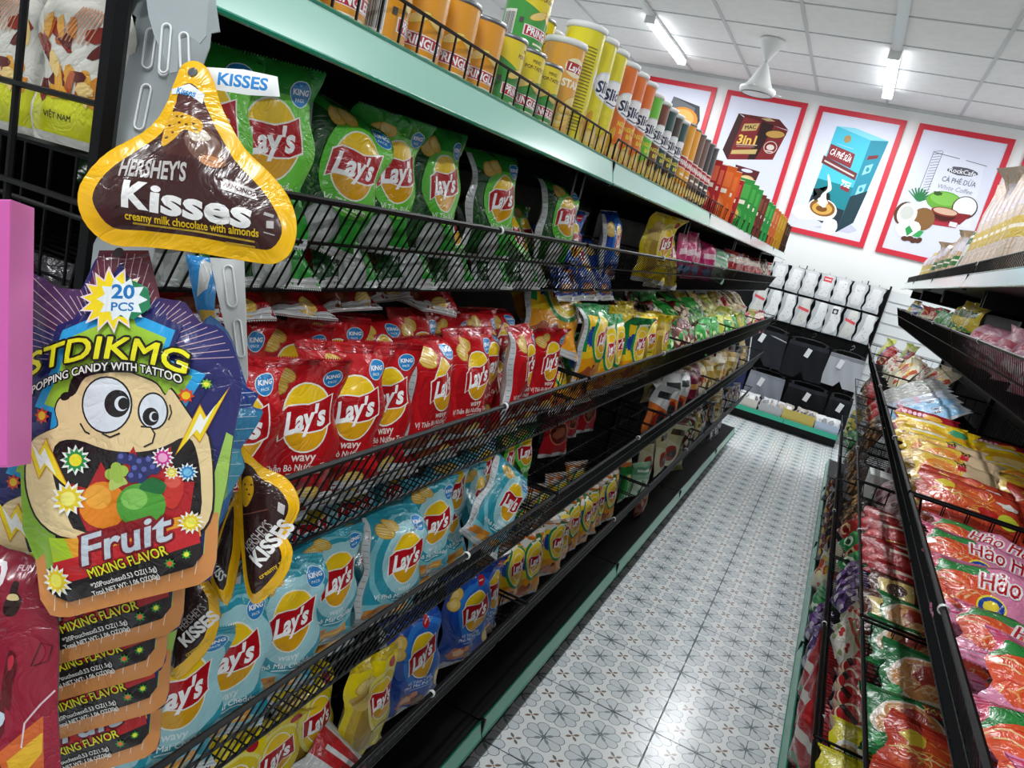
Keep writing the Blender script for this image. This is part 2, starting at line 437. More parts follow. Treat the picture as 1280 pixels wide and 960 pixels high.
# ceiling fan: canopy, rod, motor housing and three blades seen nearly edge on
fan = empty('ceiling_fan', (-1.12, 6.3, RZ))
m = MB(); m.lathe([(.001, 0), (.095, 0), (.1, -.006), (.085, -.035), (.05, -.10), (.022, -.15), (.016, -.16)], 24); m.build('canopy', WHITEPL, fan, True)
m = MB(); m.tube([(0, 0, -.13), (0, 0, -.26)], .013, 10); m.build('rod', WHITEPL, fan, True)
m = MB(); m.lathe([(.014, -.17), (.03, -.19), (.05, -.235), (.075, -.29), (.10, -.335), (.135, -.355), (.14, -.375), (.125, -.395), (.085, -.405), (.001, -.408)], 28); m.build('motor_housing', WHITEPL, fan, True)
m = MB(); m.lathe([(.118, -.397), (.121, -.402), (.116, -.404)], 28); m.build('housing_ring', mat('grey_seam', '#6a6c6c', rough=.5), fan, True)
for k in range(3):
    an = 2*PI*k/3+.35; m = MB()
    M = Matrix.Rotation(an, 4, 'Z') @ Matrix.Translation((0, 0, -.372)) @ Matrix.Rotation(.25, 4, 'X')
    m.prism([(.10, -.022), (.165, -.03), (.185, -.02), (.185, .02), (.165, .03), (.10, .022)], -.003, .003, M=M); m.build('blade_bracket', WHITEPL, fan)
tag(fan, 'white ceiling fan with a cone canopy hanging before the far wall posters', 'fan')

# ------------------------------------------------------------------ shelving bays
BAYS = [(.44, 1.63), (1.63, 2.85), (2.85, 4.07), (4.07, 5.27), (5.27, 6.2)]
BN = ['first', 'second', 'third', 'fourth', 'fifth']
LEVEL = {1: (-.553, 1.372, .115), 2: (-.467, 1.087, .13), 3: (-.467, .80, .13), 4: (-.467, .508, .13)}     # rim x, rim z, basket height
RLEVEL = {1: (.322, 1.375, .115), 2: (.22, 1.075, .13), 3: (.22, .80, .12), 4: (.22, .508, .12)}
LBASE, RBASE, LTOP, RTOP = -.50, .243, -.545, .316
LBACK, RBACK = -.97, .74
SHELF_Z = 1.556
def bay(side, k):
    y0, y1 = BAYS[k]; L = y1-y0
    s_ = 1 if side == 'left' else -1             # direction of the aisle
    base, top, back = (LBASE, LTOP, LBACK) if side == 'left' else (RBASE, RTOP, RBACK)
    t = empty('shelf_bay', (back, y0, 0))
    def bx(name, x0, x1, a, b, z0, z1, mt):
        m = MB(); xa, xb = sorted((x0-back, x1-back)); m.box((xa, a, z0), (xb, b, z1)); return m.build(name, mt, t)
    bx('back_panel', back-.008*s_, back+.012*s_, .015, L-.015, .1, SHELF_Z+.02, BLACKPANEL)
    for yy in (0, L-.03): bx('upright', back-.02*s_, back+.03*s_, yy, yy+.03, 0, SHELF_Z+.03, BLACK)
    bx('kick_plate', base-.045*s_, base-.03*s_, .003, L-.003, .0, .10, BLACK)
    bx('base_deck', back+.012*s_, base, .003, L-.003, .10, .155, BLACK)
    bx('top_shelf', back+.012*s_, top-.004*s_, .003, L-.003, SHELF_Z-.035, SHELF_Z, BLACK)
    for yy in (.02, L-.035): bx('shelf_bracket', back+.02*s_, top-.06*s_, yy, yy+.012, SHELF_Z-.09, SHELF_Z-.036, BLACK)
    # price rails: a sloped face with dark green lips
    for nm, x, z, hh, mt in (('top_price_rail', top, SHELF_Z+.002, .046, MINT if k < 2 and side == 'left' else PALE), ('base_price_rail', base+.002*s_, .157, .046, TEALD)):
        m = MB(); lean = .012*s_
        pr = [(x-back, z), (x-back+.003*s_, z), (x-back+.003*s_+lean, z-hh), (x-back+lean, z-hh)]
        if s_ < 0: pr = pr[::-1]
        m.add([(a, .004, b) for a, b in pr]+[(a, L-.004, b) for a, b in pr], [(0, 1, 2, 3)[::-1], (4, 5, 6, 7)]+[(i, (i+1) % 4, 4+(i+1) % 4, 4+i) for i in range(4)])
        rail = m.build(nm, mt, t)
        for q in (0, 1):
            m = MB(); zz = z-q*hh; xx = x-back+.002*s_+lean*q
            m.tube([(xx, .004, zz), (xx, L-.004, zz)], .0028, 6); m.build('rail_lip', MINTD, rail)
    bx('joint_cap', top-.004*s_, top+.008*s_, .0, .006, SHELF_Z-.05, SHELF_Z+.002, BLACK)
    bx('joint_cap', base-.004*s_, base+.014*s_, .0, .009, .10, .16, BLACK)
    # wire fence on the top shelf
    m = MB(); fh = .052 if side == 'left' else .045; fx = top-back-.008*s_; z0 = SHELF_Z
    m.tube([(fx, .02, z0), (fx, .02, z0+fh-.012), (fx, .03, z0+fh), (fx, L-.03, z0+fh), (fx, L-.02, z0+fh-.012), (fx, L-.02, z0)], .0024, 5)
    n = int(L/(.042 if side == 'left' else .024))
    for i in range(1, n):
        yy = .02+(L-.04)*i/n; m.tube([(fx, yy, z0), (fx, yy, z0+fh)], .0017, 4)
    m.tube([(fx, .02, z0+.003), (fx, L-.02, z0+.003)], .0017, 4)
    m.build('wire_fence', WIRE, t)
    return tag(t, f'black metal shelf bay with green price rails, {BN[k]} on the {side} side of the aisle', 'shelf')
def basket_parts(L, H_, depth):
    """front towards +x, rim front edge at the origin, runs along +y"""
    fx, bx_ = -.045, -depth
    out = []
    m = MB(); m.tube([(0, .004, 0), (0, L-.004, 0)], .0042, 6); m.tube([(-.0, .004, 0), (bx_, .004, 0)], .0032, 5); m.tube([(0, L-.004, 0), (bx_, L-.004, 0)], .0032, 5); m.tube([(bx_, .004, 0), (bx_, L-.004, 0)], .0032, 5)
    out.append(('rim', m.mesh('rim', WIRE)))
    m = MB(); n = int(L/.0195)
    for i in range(n+1):
        y = .006+(L-.012)*i/n; m.tube([(.001, y, 0), (fx, y, -H_)], .0013, 4, caps=False)
    m.tube([(fx*.45, .004, -H_*.45), (fx*.45, L-.004, -H_*.45)], .0024, 5); m.tube([(fx, .004, -H_), (fx, L-.004, -H_)], .003, 5)
    out.append(('front_wires', m.mesh('front_wires', WIRE)))
    m = MB()
    for i in range(n+1):
        y = .006+(L-.012)*i/n; m.tube([(fx, y, -H_), (bx_, y, -H_-.004)], .0013, 4, caps=False)
    for q in range(1, 6): x = fx+(bx_-fx)*q/5; m.tube([(x, .004, -H_-.003), (x, L-.004, -H_-.003)], .0024, 5)
    out.append(('floor_wires', m.mesh('floor_wires', WIRE)))
    for yy in (.004, L-.004):
        m = MB()
        for q in range(0, 12):
            x = -.02+(bx_+.02)*q/11; m.tube([(x, yy, 0), (min(x, fx), yy, -H_)], .0014, 4, caps=False)
        m.tube([(fx*.45, yy, -H_*.45), (bx_, yy, -H_*.45)], .0022, 5); m.tube([(fx, yy, -H_), (bx_, yy, -H_)], .0022, 5)
        out.append(('end_wires', m.mesh('end_wires', WIRE)))
    m = MB()
    for i in range(n//2+1):
        y = .006+(L-.012)*i/(n//2); m.tube([(bx_, y, 0), (bx_, y, -H_)], .0013, 4, caps=False)
    out.append(('back_wires', m.mesh('back_wires', WIRE)))
    return out
LV = {1: 'top', 2: 'second', 3: 'third', 4: 'bottom'}
CLIP = MB(); CLIP.lathe([(.0065, -.004), (.0075, 0), (.0065, .004), (.005, 0), (.0065, -.004)], 12); CLIP.box((-.002, -.002, -.018), (.002, .002, -.005)); CLIP = CLIP.mesh('cable_tie', WHITEPL, True)
CACHE_B = {}
for side in ('left', 'right'):
    for k in range(5):
        bay(side, k)
        y0, y1 = BAYS[k]; L = y1-y0-.012
        for lv in (1, 2, 3, 4):
            rx, rz, hh = (LEVEL if side == 'left' else RLEVEL)[lv]
            dep = abs(rx-(LBACK if side == 'left' else RBACK))-.035
            key = (round(L, 3), hh, round(dep, 3))
            if key not in CACHE_B: CACHE_B[key] = basket_parts(L, hh, dep)
            t = empty('wire_basket', (rx, y0+.006, rz))
            if side == 'right': t.rotation_euler = (0, 0, PI); t.location = (rx, y1-.006, rz)
            for nm, me in CACHE_B[key]: obj(nm, me, t)
            if k < 3 or side == 'right':
                o = obj('cable_tie', CLIP, t, (0, L*(.62 if side == 'left' else .5), 0), (PI/2, 0, 0))
            tag(t, f'black wire basket, {LV[lv]} level in the {BN[k]} {side} bay', 'basket')
# ------------------------------------------------------------------ far wall: posters
def flat(name, art, M, mt=PAPER, base=None, parent=None, thick=0., off=.0004, step=.00012):
    """flat print in the xy plane of M (x right, y up, z towards the viewer)"""
    g = np.zeros((2, 2, 3)); g[1, :, 0] = art.w; g[:, 1, 1] = art.h
    me = draped(name, g, art, base, mat_=mt, off=off, step=step)
    o = obj(name, me, parent); 
    if M is not None: o.matrix_world = M
    return o
PW, PH = .757, 1.147
RED_ = '#cf2438'; LAV = '#dcdff0'
def poster1():
    a = Art(PW, PH)
    a.poly(rect(.05, .05, PW-.05, PH-.05), LAV)
    a.poly([(.30, .55), (.62, .55), (.64, .95), (.36, 1.0)], '#6b6f74'); a.poly([(.36, 1.0), (.64, .95), (.68, .82), (.62, .60), (.60, .93)], '#3f4347')
    a.poly(ell(.50, .80, .16, .12), '#d98b35'); a.poly(ell(.50, .81, .12, .09), '#e9b060'); a.poly(ell(.58, .70, .06, .05), '#c9803a'); a.poly(ell(.5, .42, .20, .13), '#8a5a30')
    return a
def poster2():
    a = Art(PW, PH); a.poly(rect(.05, .05, PW-.05, PH-.05), LAV)
    a.poly([(.115, .60), (.185, .52), (.225, .925), (.165, .955)], '#3a1a1c')
    a.poly([(.185, .52), (.60, .60), (.655, .88), (.225, .945)], '#7d1f24'); a.poly([(.165, .955), (.225, .935), (.66, .885), (.55, .965)], '#5a1a1c')
    a.poly([(.37, .555), (.44, .57), (.52, .905), (.40, .92)], '#2c1214')
    a.poly([(.235, .80), (.37, .83), (.385, .90), (.245, .87)], '#c8ad6c'); a.text('MAC', .31, .85, .05, '#3a2010', .02, rot=.2)
    a.text('3in1', .32, .735, .115, '#e8c25a', .03, shear=.15, rot=.10); a.line([(.225, .672), (.42, .70)], .008, '#cdb9a0'); a.line([(.235, .655), (.40, .68)], .005, '#b79f88')
    a.poly([(.20, .575), (.43, .62), (.435, .665), (.205, .615)], '#c8ad6c')
    a.poly(ell(.555, .83, .095, .04, rot=.12), '#3a2412'); a.poly(ell(.553, .828, .086, .033, rot=.12), '#c2964e')
    a.poly(ell(.545, .705, .062, .058), '#d9c9c0'); a.poly(ell(.545, .705, .055, .051), '#7d1f24'); a.poly(ell(.545, .705, .036, .026), '#e0d4cc'); a.line([(.51, .668), (.58, .668)], .01, '#e0d4cc')
    a.poly([(.38, .945), (.46, .96), (.52, .94), (.44, .93)], '#b8a274')
    a.poly([(.30, .30), (.50, .30), (.52, .47), (.28, .49)], '#5a1a22'); a.poly(ell(.40, .455, .055, .016), LAV); a.poly(ell(.42, .38, .07, .035), '#b58a4a'); a.poly(ell(.42, .385, .06, .026), '#e0c48a')
    return a
def poster3():
    a = Art(PW, PH); a.poly(rect(.05, .05, PW-.05, PH-.05), LAV)
    a.poly([(.28, .085), (.60, .10), (.66, .14), (.56, .20)], '#c3c6da')
    a.poly([(.17, .20), (.49, .085), (.52, .93), (.20, 1.0)], '#49bfd8')
    a.poly([(.49, .085), (.605, .20), (.665, .95), (.52, .93)], '#2a8ea6'); a.poly([(.20, 1.0), (.52, .93), (.665, .95), (.36, 1.01)], '#86d6e6')
    a.poly([(.17, .20), (.49, .085), (.505, .50), (.183, .52)], '#17838f'); a.poly([(.17, .20), (.49, .085), (.497, .29), (.40, .30), (.30, .42), (.176, .36)], '#22333c')
    a.poly([(.49, .085), (.605, .20), (.634, .50), (.505, .42)], '#1d3b45')
    a.poly([(.20, .72), (.43, .66), (.43, .79), (.20, .84)], '#8a2e33'); a.poly([(.17, .66), (.50, .565), (.50, .63), (.17, .73)], '#6e3338')
    a.text('CÀ PHÊ SỮA', .315, .755, .075, '#ffffff', .015, rot=-.22, fit=.20); a.line([(.19, .685), (.48, .60)], .014, '#d8c8c4')
    a.poly(ell(.325, .905, .03, .034), '#a98a54'); a.line([(.25, .85), (.40, .83)], .008, '#8fc6d2')
    a.text('75g', .435, .515, .06, '#ffffff', .02, rot=-.1); a.line([(.39, .55), (.48, .53)], .012, '#cfe9ee'); a.poly([(.40, .47), (.48, .45), (.48, .485), (.40, .50)], '#8a2e33')
    for q in (.40, .58): a.poly([(.54, q+.04), (.60, q+.08), (.605, q+.16), (.545, q+.125)], '#8fd0dc'); a.poly(ell(.573, q+.10, .014, .02), '#2a8ea6')
    a.poly([(.54, .76), (.62, .79), (.622, .82), (.542, .795)], '#7d2a30')
    a.poly(blob(.16, .20, .12, .07, 3, rough=.08), '#eef1f6'); a.poly(blob(.42, .12, .07, .08, 4, rough=.08), '#e8ebf4')
    a.poly(ell(.305, .255, .135, .10, rot=-.1), '#f2f2ee'); a.poly(ell(.305, .27, .115, .075, rot=-.1), '#8a5a22'); a.poly(ell(.305, .265, .09, .055), '#d6a650'); a.poly(ell(.30, .262, .05, .028), '#7a4c18')
    a.poly(blob(.27, .38, .075, .07, 9, rough=.5), '#17191c'); a.poly(smooth_poly([(.27, .29), (.33, .30), (.30, .40), (.33, .45), (.275, .56), (.26, .56), (.295, .45), (.26, .38)]), '#ffffff')
    a.poly(blob(.29, .32, .05, .035, 10, rough=.4), '#f4f4f4')
    return a
def poster4():
    a = Art(PW, PH); a.poly(rect(.05, .05, PW-.05, PH-.05), LAV)
    a.poly([(.24, .42), (.66, .36), (.60, .90), (.26, .95)], '#e3e6f4')
    for q in range(16): a.line([(.185+.003*q*.4, .935-.024*q), (.245+.002*q*.4, .955-.024*q)], .0035, '#3c3f45')
    a.line([(.185, .94), (.175, .56)], .004, '#4a4d55'); a.line([(.255, .95), (.245, .60)], .004, '#6a6d75')
    a.line([(.19, .93), (.40, .915)], .005, '#4a4d55'); a.line([(.45, .912), (.62, .895)], .005, '#4a4d55')
    a.poly(blob(.455, .815, .12, .034, 5, rough=.1), '#5b5b66'); a.text('RockCafe', .455, .815, .055, '#f5f5fa', .012)
    a.text('CÀ PHÊ DỪA', .455, .73, .062, '#55606a', .004, fit=.27); a.text('White Coffee', .445, .665, .058, '#e9ecf6', .012, shear=.2, fit=.28); a.text('White Coffee', .447, .663, .056, '#8790a0', 0, shear=.2, fit=.28)
    for k in range(9): an = .5+k*.24; a.poly([(.19, .50), (.19+.11*math.cos(an)-.012, .50+.11*math.sin(an)), (.19+.125*math.cos(an), .50+.12*math.sin(an)), (.215, .50)], '#2f7d4a')
    a.poly(ell(.40, .545, .145, .085), '#6bab3f'); a.poly(ell(.40, .565, .12, .055), '#84c355'); a.poly(blob(.33, .60, .035, .02, 8), '#3c5a26')
    a.poly(ell(.57, .525, .10, .10), '#4a2f22'); a.poly(ell(.57, .53, .09, .088), '#eceef0')
    a.poly([(.33, .36), (.58, .38), (.64, .48), (.36, .46)], '#8a1f2c'); a.poly([(.33, .33), (.56, .345), (.565, .375), (.33, .365)], '#b03040'); a.poly(rect(.50, .35, .56, .39), '#eceef0')
    a.poly(ell(.435, .455, .10, .075, a0=PI, a1=2*PI), '#4a1a16'); a.poly(ell(.435, .46, .112, .038), '#8a3024'); a.poly(ell(.435, .463, .096, .028), '#d9b49c'); a.line(ell(.56, .44, .03, .022, a0=-PI/2, a1=PI/2), .01, '#8a3024')
    a.poly(ell(.285, .36, .095, .10), '#8a6238'); a.poly(ell(.13, .375, .085, .105), '#5b3d26'); a.poly(ell(.15, .375, .08, .10), '#f1f1ee'); a.poly(ell(.145, .385, .055, .06), '#cfd2cc')
    a.poly(blob(.20, .255, .10, .085, 12, rough=.1), '#f4f4f2'); a.poly([(.21, .19), (.175, .25), (.20, .285), (.245, .24)], '#2f9a50'); a.poly([(.245, .20), (.29, .26), (.33, .26), (.31, .20)], '#3aa85a')
    for q in range(4): a.poly(ell(.20+.038*q, .165+.01*(q % 2), .03, .022, rot=.3*q), '#5a3426')
    return a
def poster5():
    a = Art(PW, PH); a.poly(rect(.05, .05, PW-.05, PH-.05), LAV); a.poly(rect(.2, .3, .55, .85), '#b9573a'); return a
PLAB = ['framed poster with a grey pack and orange cup, leftmost on the far wall', 'framed poster of a dark red instant coffee box on the far wall', 'framed poster of a tall teal coffee carton on the far wall', 'framed poster of white coconut coffee with coconuts on the far wall', 'framed poster at the far right edge of the far wall']
for i, (fn, lab) in enumerate(zip((poster1, poster2, poster3, poster4, poster5), PLAB)):
    x0 = .064+.861*(i-3); z0 = 1.806
    p = empty('poster', (x0, RY1-.002, z0))
    M = Matrix.Rotation(PI/2, 4, 'X')
    for (a, b, c, d) in ((0, 0, PW, .046), (0, PH-.046, PW, PH), (0, .046, .046, PH-.046), (PW-.046, .046, PW, PH-.046)):
        m = MB(); m.box((a, -.018, b), (c, -.001, d)); m.build('border', mat('red_border', RED_, rough=.45), p)
    m = MB(); m.box((.04, -.012, .04), (PW-.04, -.001, PH-.04)); m.build('panel', mat('poster_panel', LAV, rough=.5), p)
    o = flat('print', fn(), None, parent=p, step=.00006); o.matrix_local = Matrix.Translation((0, -.0122, 0)) @ M
    tag(p, lab, 'poster')

# ------------------------------------------------------------------ far wall: sock and underwear stand
FYF = 7.72
stand = empty('display_stand', (-1.25, FYF, 0))
SX0, SX1 = -1.25+0, 1.1
m = MB(); m.box((-1.25, 0, .10), (.30, .015, 1.50)); o = m.build('back_panel', BLACKPANEL, stand); o.location = (1.25, .05, 0)
m = MB(); m.box((.30, 0, .10), (1.2, .015, 1.50)); o = m.build('white_panel', mat('white_slat_board', '#dfe3e4', rough=.5), stand); o.location = (1.25, .05, 0)
for zz in np.arange(.2, 1.5, .1):
    m = MB(); m.box((.306, -.004, 0), (1.2, .002, .008)); o = m.build('slat_shade_strip', mat('slat_shadow_grey', '#aab0b2', rough=.6), stand); o.location = (1.25, .049, zz)  # thin strip on the board face, groove shade put into its grey
for zz in np.linspace(.35, 1.5, 24):
    m = MB(); m.tube([(-1.25, 0, 0), (.29, 0, 0)], .0022, 4); o = m.build('grid_wire', WIRE, stand); o.location = (1.25, .035, zz)
for xx in (-1.0, -.45, .10, .296):
    m = MB(); m.tube([(0, 0, .1), (0, 0, 1.535)], .009 if xx > .2 else .005, 6); o = m.build('upright', BLACK, stand); o.location = (xx+1.25, .03, 0)
m = MB(); m.box((-1.25, -.28, .09), (.29, .05, .125)); o = m.build('base_shelf', BLACK, stand); o.location = (1.25, 0, 0)
m = MB(); m.box((-1.25, -.2, .0), (.29, -.19, .09)); o = m.build('kick_plate', BLACK, stand); o.location = (1.25, 0, 0)
for a, b in ((-1.25, -.2), (-.195, .29)):
    m = MB(); m.box((a, -.284, .088), (b, -.279, .135)); o = m.build('price_rail', mat('teal_rail', '#2fae8e', rough=.2, coat=.4), stand); o.location = (1.25, 0, 0)
tag(stand, 'black wire display stand with a green railed base shelf against the far wall', 'display stand')

rnd = random.Random(5)
def sock_pack_mesh(seed, style):
    w_, h_ = (.136, .235) if style == 0 else (.132, .268)
    a = Art(w_, h_)
    if style == 0:
        a.poly(ell(w_/2, h_*.5, w_*.42, h_*.44), '#d7d9db'); a.poly(rect(w_*.2, h_*.15, w_*.8, h_*.9), '#e6e7e8')
        r = random.Random(seed)
        for q in range(6): a.poly(ell(r.uniform(.2, .8)*w_, r.uniform(.15, .85)*h_, .004, n=6), '#8c9094')
        if seed % 4 == 0: a.poly(rect(w_*.2, h_*.72, w_*.8, h_*.92), '#d2404a'); a.line([(w_*.28, h_*.82), (w_*.72, h_*.82)], h_*.05, '#f4d6d6')
    else:
        a.poly(smooth_poly([(w_*.1, h_*.08), (w_*.6, h_*.05), (w_*.95, h_*.3), (w_*.85, h_*.95), (w_*.35, h_*.97), (w_*.3, h_*.5)]), '#dfe1e2' if seed % 3 else '#cfcfca')
        r = random.Random(seed)
        for q in range(5): a.poly(ell(r.uniform(.35, .8)*w_, r.uniform(.15, .85)*h_, .0045, n=6), '#7c8085')
        if seed % 3 == 0: a.poly([(w_*.15, h_*.60), (w_*.92, h_*.52), (w_*.92, h_*.62), (w_*.15, h_*.70)], '#d44a52')
        if seed == 5: a.poly(rect(w_*.35, h_*.72, w_*.75, h_*.9), '#3b3d40'); a.poly(ell(w_*.55, h_*.8, .014), '#c8cacc')
    return pouch_mesh('sock_pack', a, '#c9cdd0' if style == 0 else '#b4b9bc', '#9a9fa3', t=.028, seed=seed, NU=8, NV=10, mat_=FILMS, seal=.05)
for row, (zt, n, xa) in enumerate(((1.50, 8, -.86), (1.245, 8, -.83))):
    for k in range(n):
        x = xa+k*(.142 if row == 0 else .139); sd = k*2+row
        me = sock_pack_mesh(k+(row*9 if row == 0 else 0), row)
        h_ = .235 if row == 0 else .268
        o = obj('sock_pack', me, None, (x+.055, FYF-.035-.01*(k % 2), zt-h_), (rnd.uniform(-.04, .04), rnd.uniform(-.03, .03), -PI/2+rnd.uniform(-.15, .15)))
        m = MB(); m.tube([(0, 0, h_), (-.03, 0, h_+.02), (-.05, 0, h_+.01)], .002, 4); m.build('hook', WIRE, o)
        o['category'] = 'socks'; o['label'] = f'white sock pack hanging on the far stand, {"upper" if row == 0 else "lower"} row, {ORD[k]} from left'; o['group'] = 'sock packs on the far stand'
# underwear on clip hangers
def underwear(x, z, wd, hg, col, kind, label):
    t = empty('underwear_hanger', (x, FYF-.06, z)); t.rotation_euler = (0, 0, rnd.uniform(-.06, .06))
    hm = mat('black_plastic', '#222327', rough=.35)
    m = MB(); m.tube([(0, .01, .075), (.016, .01, .09), (.028, .01, .075), (.018, .01, .055), (0, .01, .045), (0, .01, .02)], .004, 6); m.build('hook', CHROME if kind == 'g' else hm, t, True)
    m = MB(); m.tube([(-wd/2, .01, 0), (-wd/4, .01, .018), (0, .01, .022), (wd/4, .01, .018), (wd/2, .01, 0)], .005, 6); m.build('bar', hm, t, True)
    for s_ in (-1, 1):
        m = MB(); m.box((s_*wd*.42-.012, -.006, -.03), (s_*wd*.42+.012, .018, .008)); m.build('clip', hm, t)
    NU, NV = 16, 10; g = np.zeros((NU+1, NV+1, 3)); b = np.zeros_like(g)
    for i in range(NU+1):
        for j in range(NV+1):
            u = i/NU*2-1; v = j/NV
            leg = .0
            W = wd/2*(1.0+.10*(1-v)); zz = -.02-(1-v)*hg*(1-.16*max(0, 1-abs(u)*3.2)*0) 
            if kind != 'n': zz += (1-v)*hg*.22*max(0., 1-abs(abs(u)-.0)*4)*.9
            g[i, j] = (u*W, -.008-.014*math.cos(u*PI/2)-.004*math.sin(u*9+v*5), zz)
            b[i, j] = (u*W, .006, zz)
    a = Art(1, 1)
    if kind == 'd': a.poly(rect(0, .0, .22, 1), '#1f2126'); a.line([(.25, 0), (.16, .5), (.06, 1)], .03, '#c9ccd0'); a.line([(.3, .95), (1, .80)], .03, '#a9adb2')
    a.poly(rect(0, .88, 1, .99), '#2b2d33' if col < '#5' else '#7d8188')
    me = draped('garment', g, a, col, b, col, mat_=mat('jersey', attr=True, rough=.85, spec=.2)); obj('garment', me, t)
    m = MB(); m.box((-.022, -.03, -.13), (.022, -.027, -.045)); o = m.build('paper_tag', mat('tag_card', '#dcdfe2', rough=.6), t); o.location = (-.02 if kind != 'b' else .03, 0, -.02); o.rotation_euler = (0, .25, 0)
    tag(t, label, 'underwear')
underwear(-.585, .885, .36, .34, '#24262c', 'd', 'black shorts with white piping on a hanger, upper row of the far stand')
underwear(-.20, .865, .36, .34, '#181a1f', 'b', 'plain black briefs on a clip hanger in the middle of the far stand')
underwear(.15, .85, .30, .30, '#a6aab0', 'g', 'light grey briefs on a clip hanger, upper right of the far stand')
underwear(-.47, .475, .33, .27, '#858a93', 'g', 'grey boxer shorts on a clip hanger, lower left of the far stand')
underwear(-.085, .465, .36, .29, '#141519', 'b', 'black boxer shorts on a clip hanger, lower middle of the far stand')
underwear(.22, .46, .20, .27, '#1a1b20', 'b', 'black briefs with a white paper card, lower right of the far stand')
underwear(-.80, .52, .26, .30, '#2a3358', 'n', 'navy blue shorts at the lower left end of the far stand')
# boxes on the stand's base shelf
def carton(x, w_, d_, h_, col, label, rz=0, fill='#d9dadc', seed=1):
    t = empty('open_carton', (x, FYF-.165, .1265)); t.rotation_euler = (0, 0, rz); mm = mat('card_'+col, col, rough=.7)
    m = MB(); tk = .004
    m.box((-w_/2, -d_/2, 0), (w_/2, d_/2, tk)); m.build('bottom', mm, t)
    for a in (((-w_/2, -d_/2, tk), (w_/2, -d_/2+tk, h_)), ((-w_/2, d_/2-tk, tk), (w_/2, d_/2, h_)), ((-w_/2, -d_/2+tk, tk), (-w_/2+tk, d_/2-tk, h_)), ((w_/2-tk, -d_/2+tk, tk), (w_/2, d_/2-tk, h_))):
        m = MB(); m.box(*a); m.build('side', mm, t)
    r = random.Random(seed)
    tag(t, label, 'box')
    for q in range(4):
        a = Art(.09, .12); a.poly(blob(.045, .06, .03, .04, seed*7+q), r.choice(['#8d9095', '#f0f0f0', '#b9a89a', '#5c5f66']))
        me = pouch_mesh('packet', a, fill, fill, t=.025, seed=seed*10+q, NU=6, NV=8, mat_=FILMS)
        o = obj('packet', me, None, (x+(q-1.5)*w_*.23, FYF-.165+r.uniform(-.02, .02), .1265+h_*.2), (r.uniform(-.2, .2), -.5, -PI/2+r.uniform(-.5, .5)))
        reg(o, 'small clear packet', 'in the ' + label.split(' on ')[0].replace('open ', ''), 'packet')
carton(-.565, .20, .20, .085, '#d0c9c1', 'open pale cardboard box leftmost on the far stand base shelf', 0, '#d4d5d7', 1)
carton(-.345, .21, .20, .085, '#b5b5b8', 'open grey cardboard box second on the far stand base shelf', .03, '#cfd1d5', 2)
carton(-.085, .29, .20, .10, '#c6b25c', 'open mustard cardboard box on the far stand base shelf', 0, '#b7b0a8', 3)
carton(.175, .21, .19, .075, '#b4c3d8', 'open pale blue box rightmost on the far stand base shelf', 0, '#e3e6ea', 4)
# ------------------------------------------------------------------ chip bags: printed designs
def emblem(a, cx, cy, r, rot=.12):
    a.poly(ell(cx, cy, r*1.0, r*1.22, 26), '#f3efe2'); a.poly(ell(cx, cy, r*.94, r*1.16, 26), '#f2c81f')
    a.poly(ell(cx, cy, r*.94, r*1.16, 20, PI+.25, 2*PI-.25), '#dfa21a')
    def rib(g):
        up = [(-1.03-g, .30+g), (-.7, .50+g), (-.3, .47+g), (.15, .40+g), (.6, .50+g), (1.03+g, .66+g)]
        dn = [(1.0+g, -.34-g), (.6, -.50-g), (.1, -.52-g), (-.4, -.40-g), (-.8, -.42-g), (-1.08-g, -.62-g)]
        c, s_ = math.cos(rot), math.sin(rot)
        return [(cx+r*(x*c-y*s_), cy+r*(x*s_+y*c)) for x, y in up+dn]
    a.poly(rib(.05), '#f6f2ea'); a.poly(rib(0), '#b3141d')
    a.text("Lay's", cx-.02*r, cy-.02*r, r*1.02, '#ffffff', .035, shear=.28, rot=rot+.06, sx=.86, res=3)
def chip(a, cx, cy, rx, ry, rot, ridged=False, c='#e3bd5b'):
    a.poly(ell(cx, cy, rx, ry, 14, rot=rot), '#b98d33'); a.poly(ell(cx, cy, rx*.93, ry*.92, 14, rot=rot), c); a.poly(ell(cx-rx*.15, cy+ry*.1, rx*.6, ry*.55, 12, rot=rot), '#eed084')
    if ridged:
        for q in (-.5, -.17, .17, .5):
            c_, s_ = math.cos(rot), math.sin(rot); L = rx*math.sqrt(1-q*q)*.9
            a.line([(cx-L*c_-ry*q*s_, cy-L*s_+ry*q*c_), (cx+L*c_-ry*q*s_, cy+L*s_+ry*q*c_)], rx*.06, '#c79a3e')
def badge(a, cx, cy, r, col='#2a86c8'):
    a.poly(ell(cx, cy, r, n=18), '#d7ecf6'); a.poly(ell(cx, cy, r*.92, n=18), col); a.text('KING', cx, cy+r*.18, r*.62, '#ffffff', .03, rot=.1); a.text('PACK', cx, cy-r*.42, r*.36, '#d8ecf8', .02, rot=.1)
def side_strip(a, wd=.07, col='#c8cccd'):
    a.poly(rect(0, a.h*.06, a.w*wd, a.h*.95), col)
    for q in range(14): a.line([(a.w*.012, a.h*(.12+.055*q)), (a.w*(wd-.012), a.h*(.12+.055*q))], a.h*.006, '#8b9093')
BW, BH = .134, .192
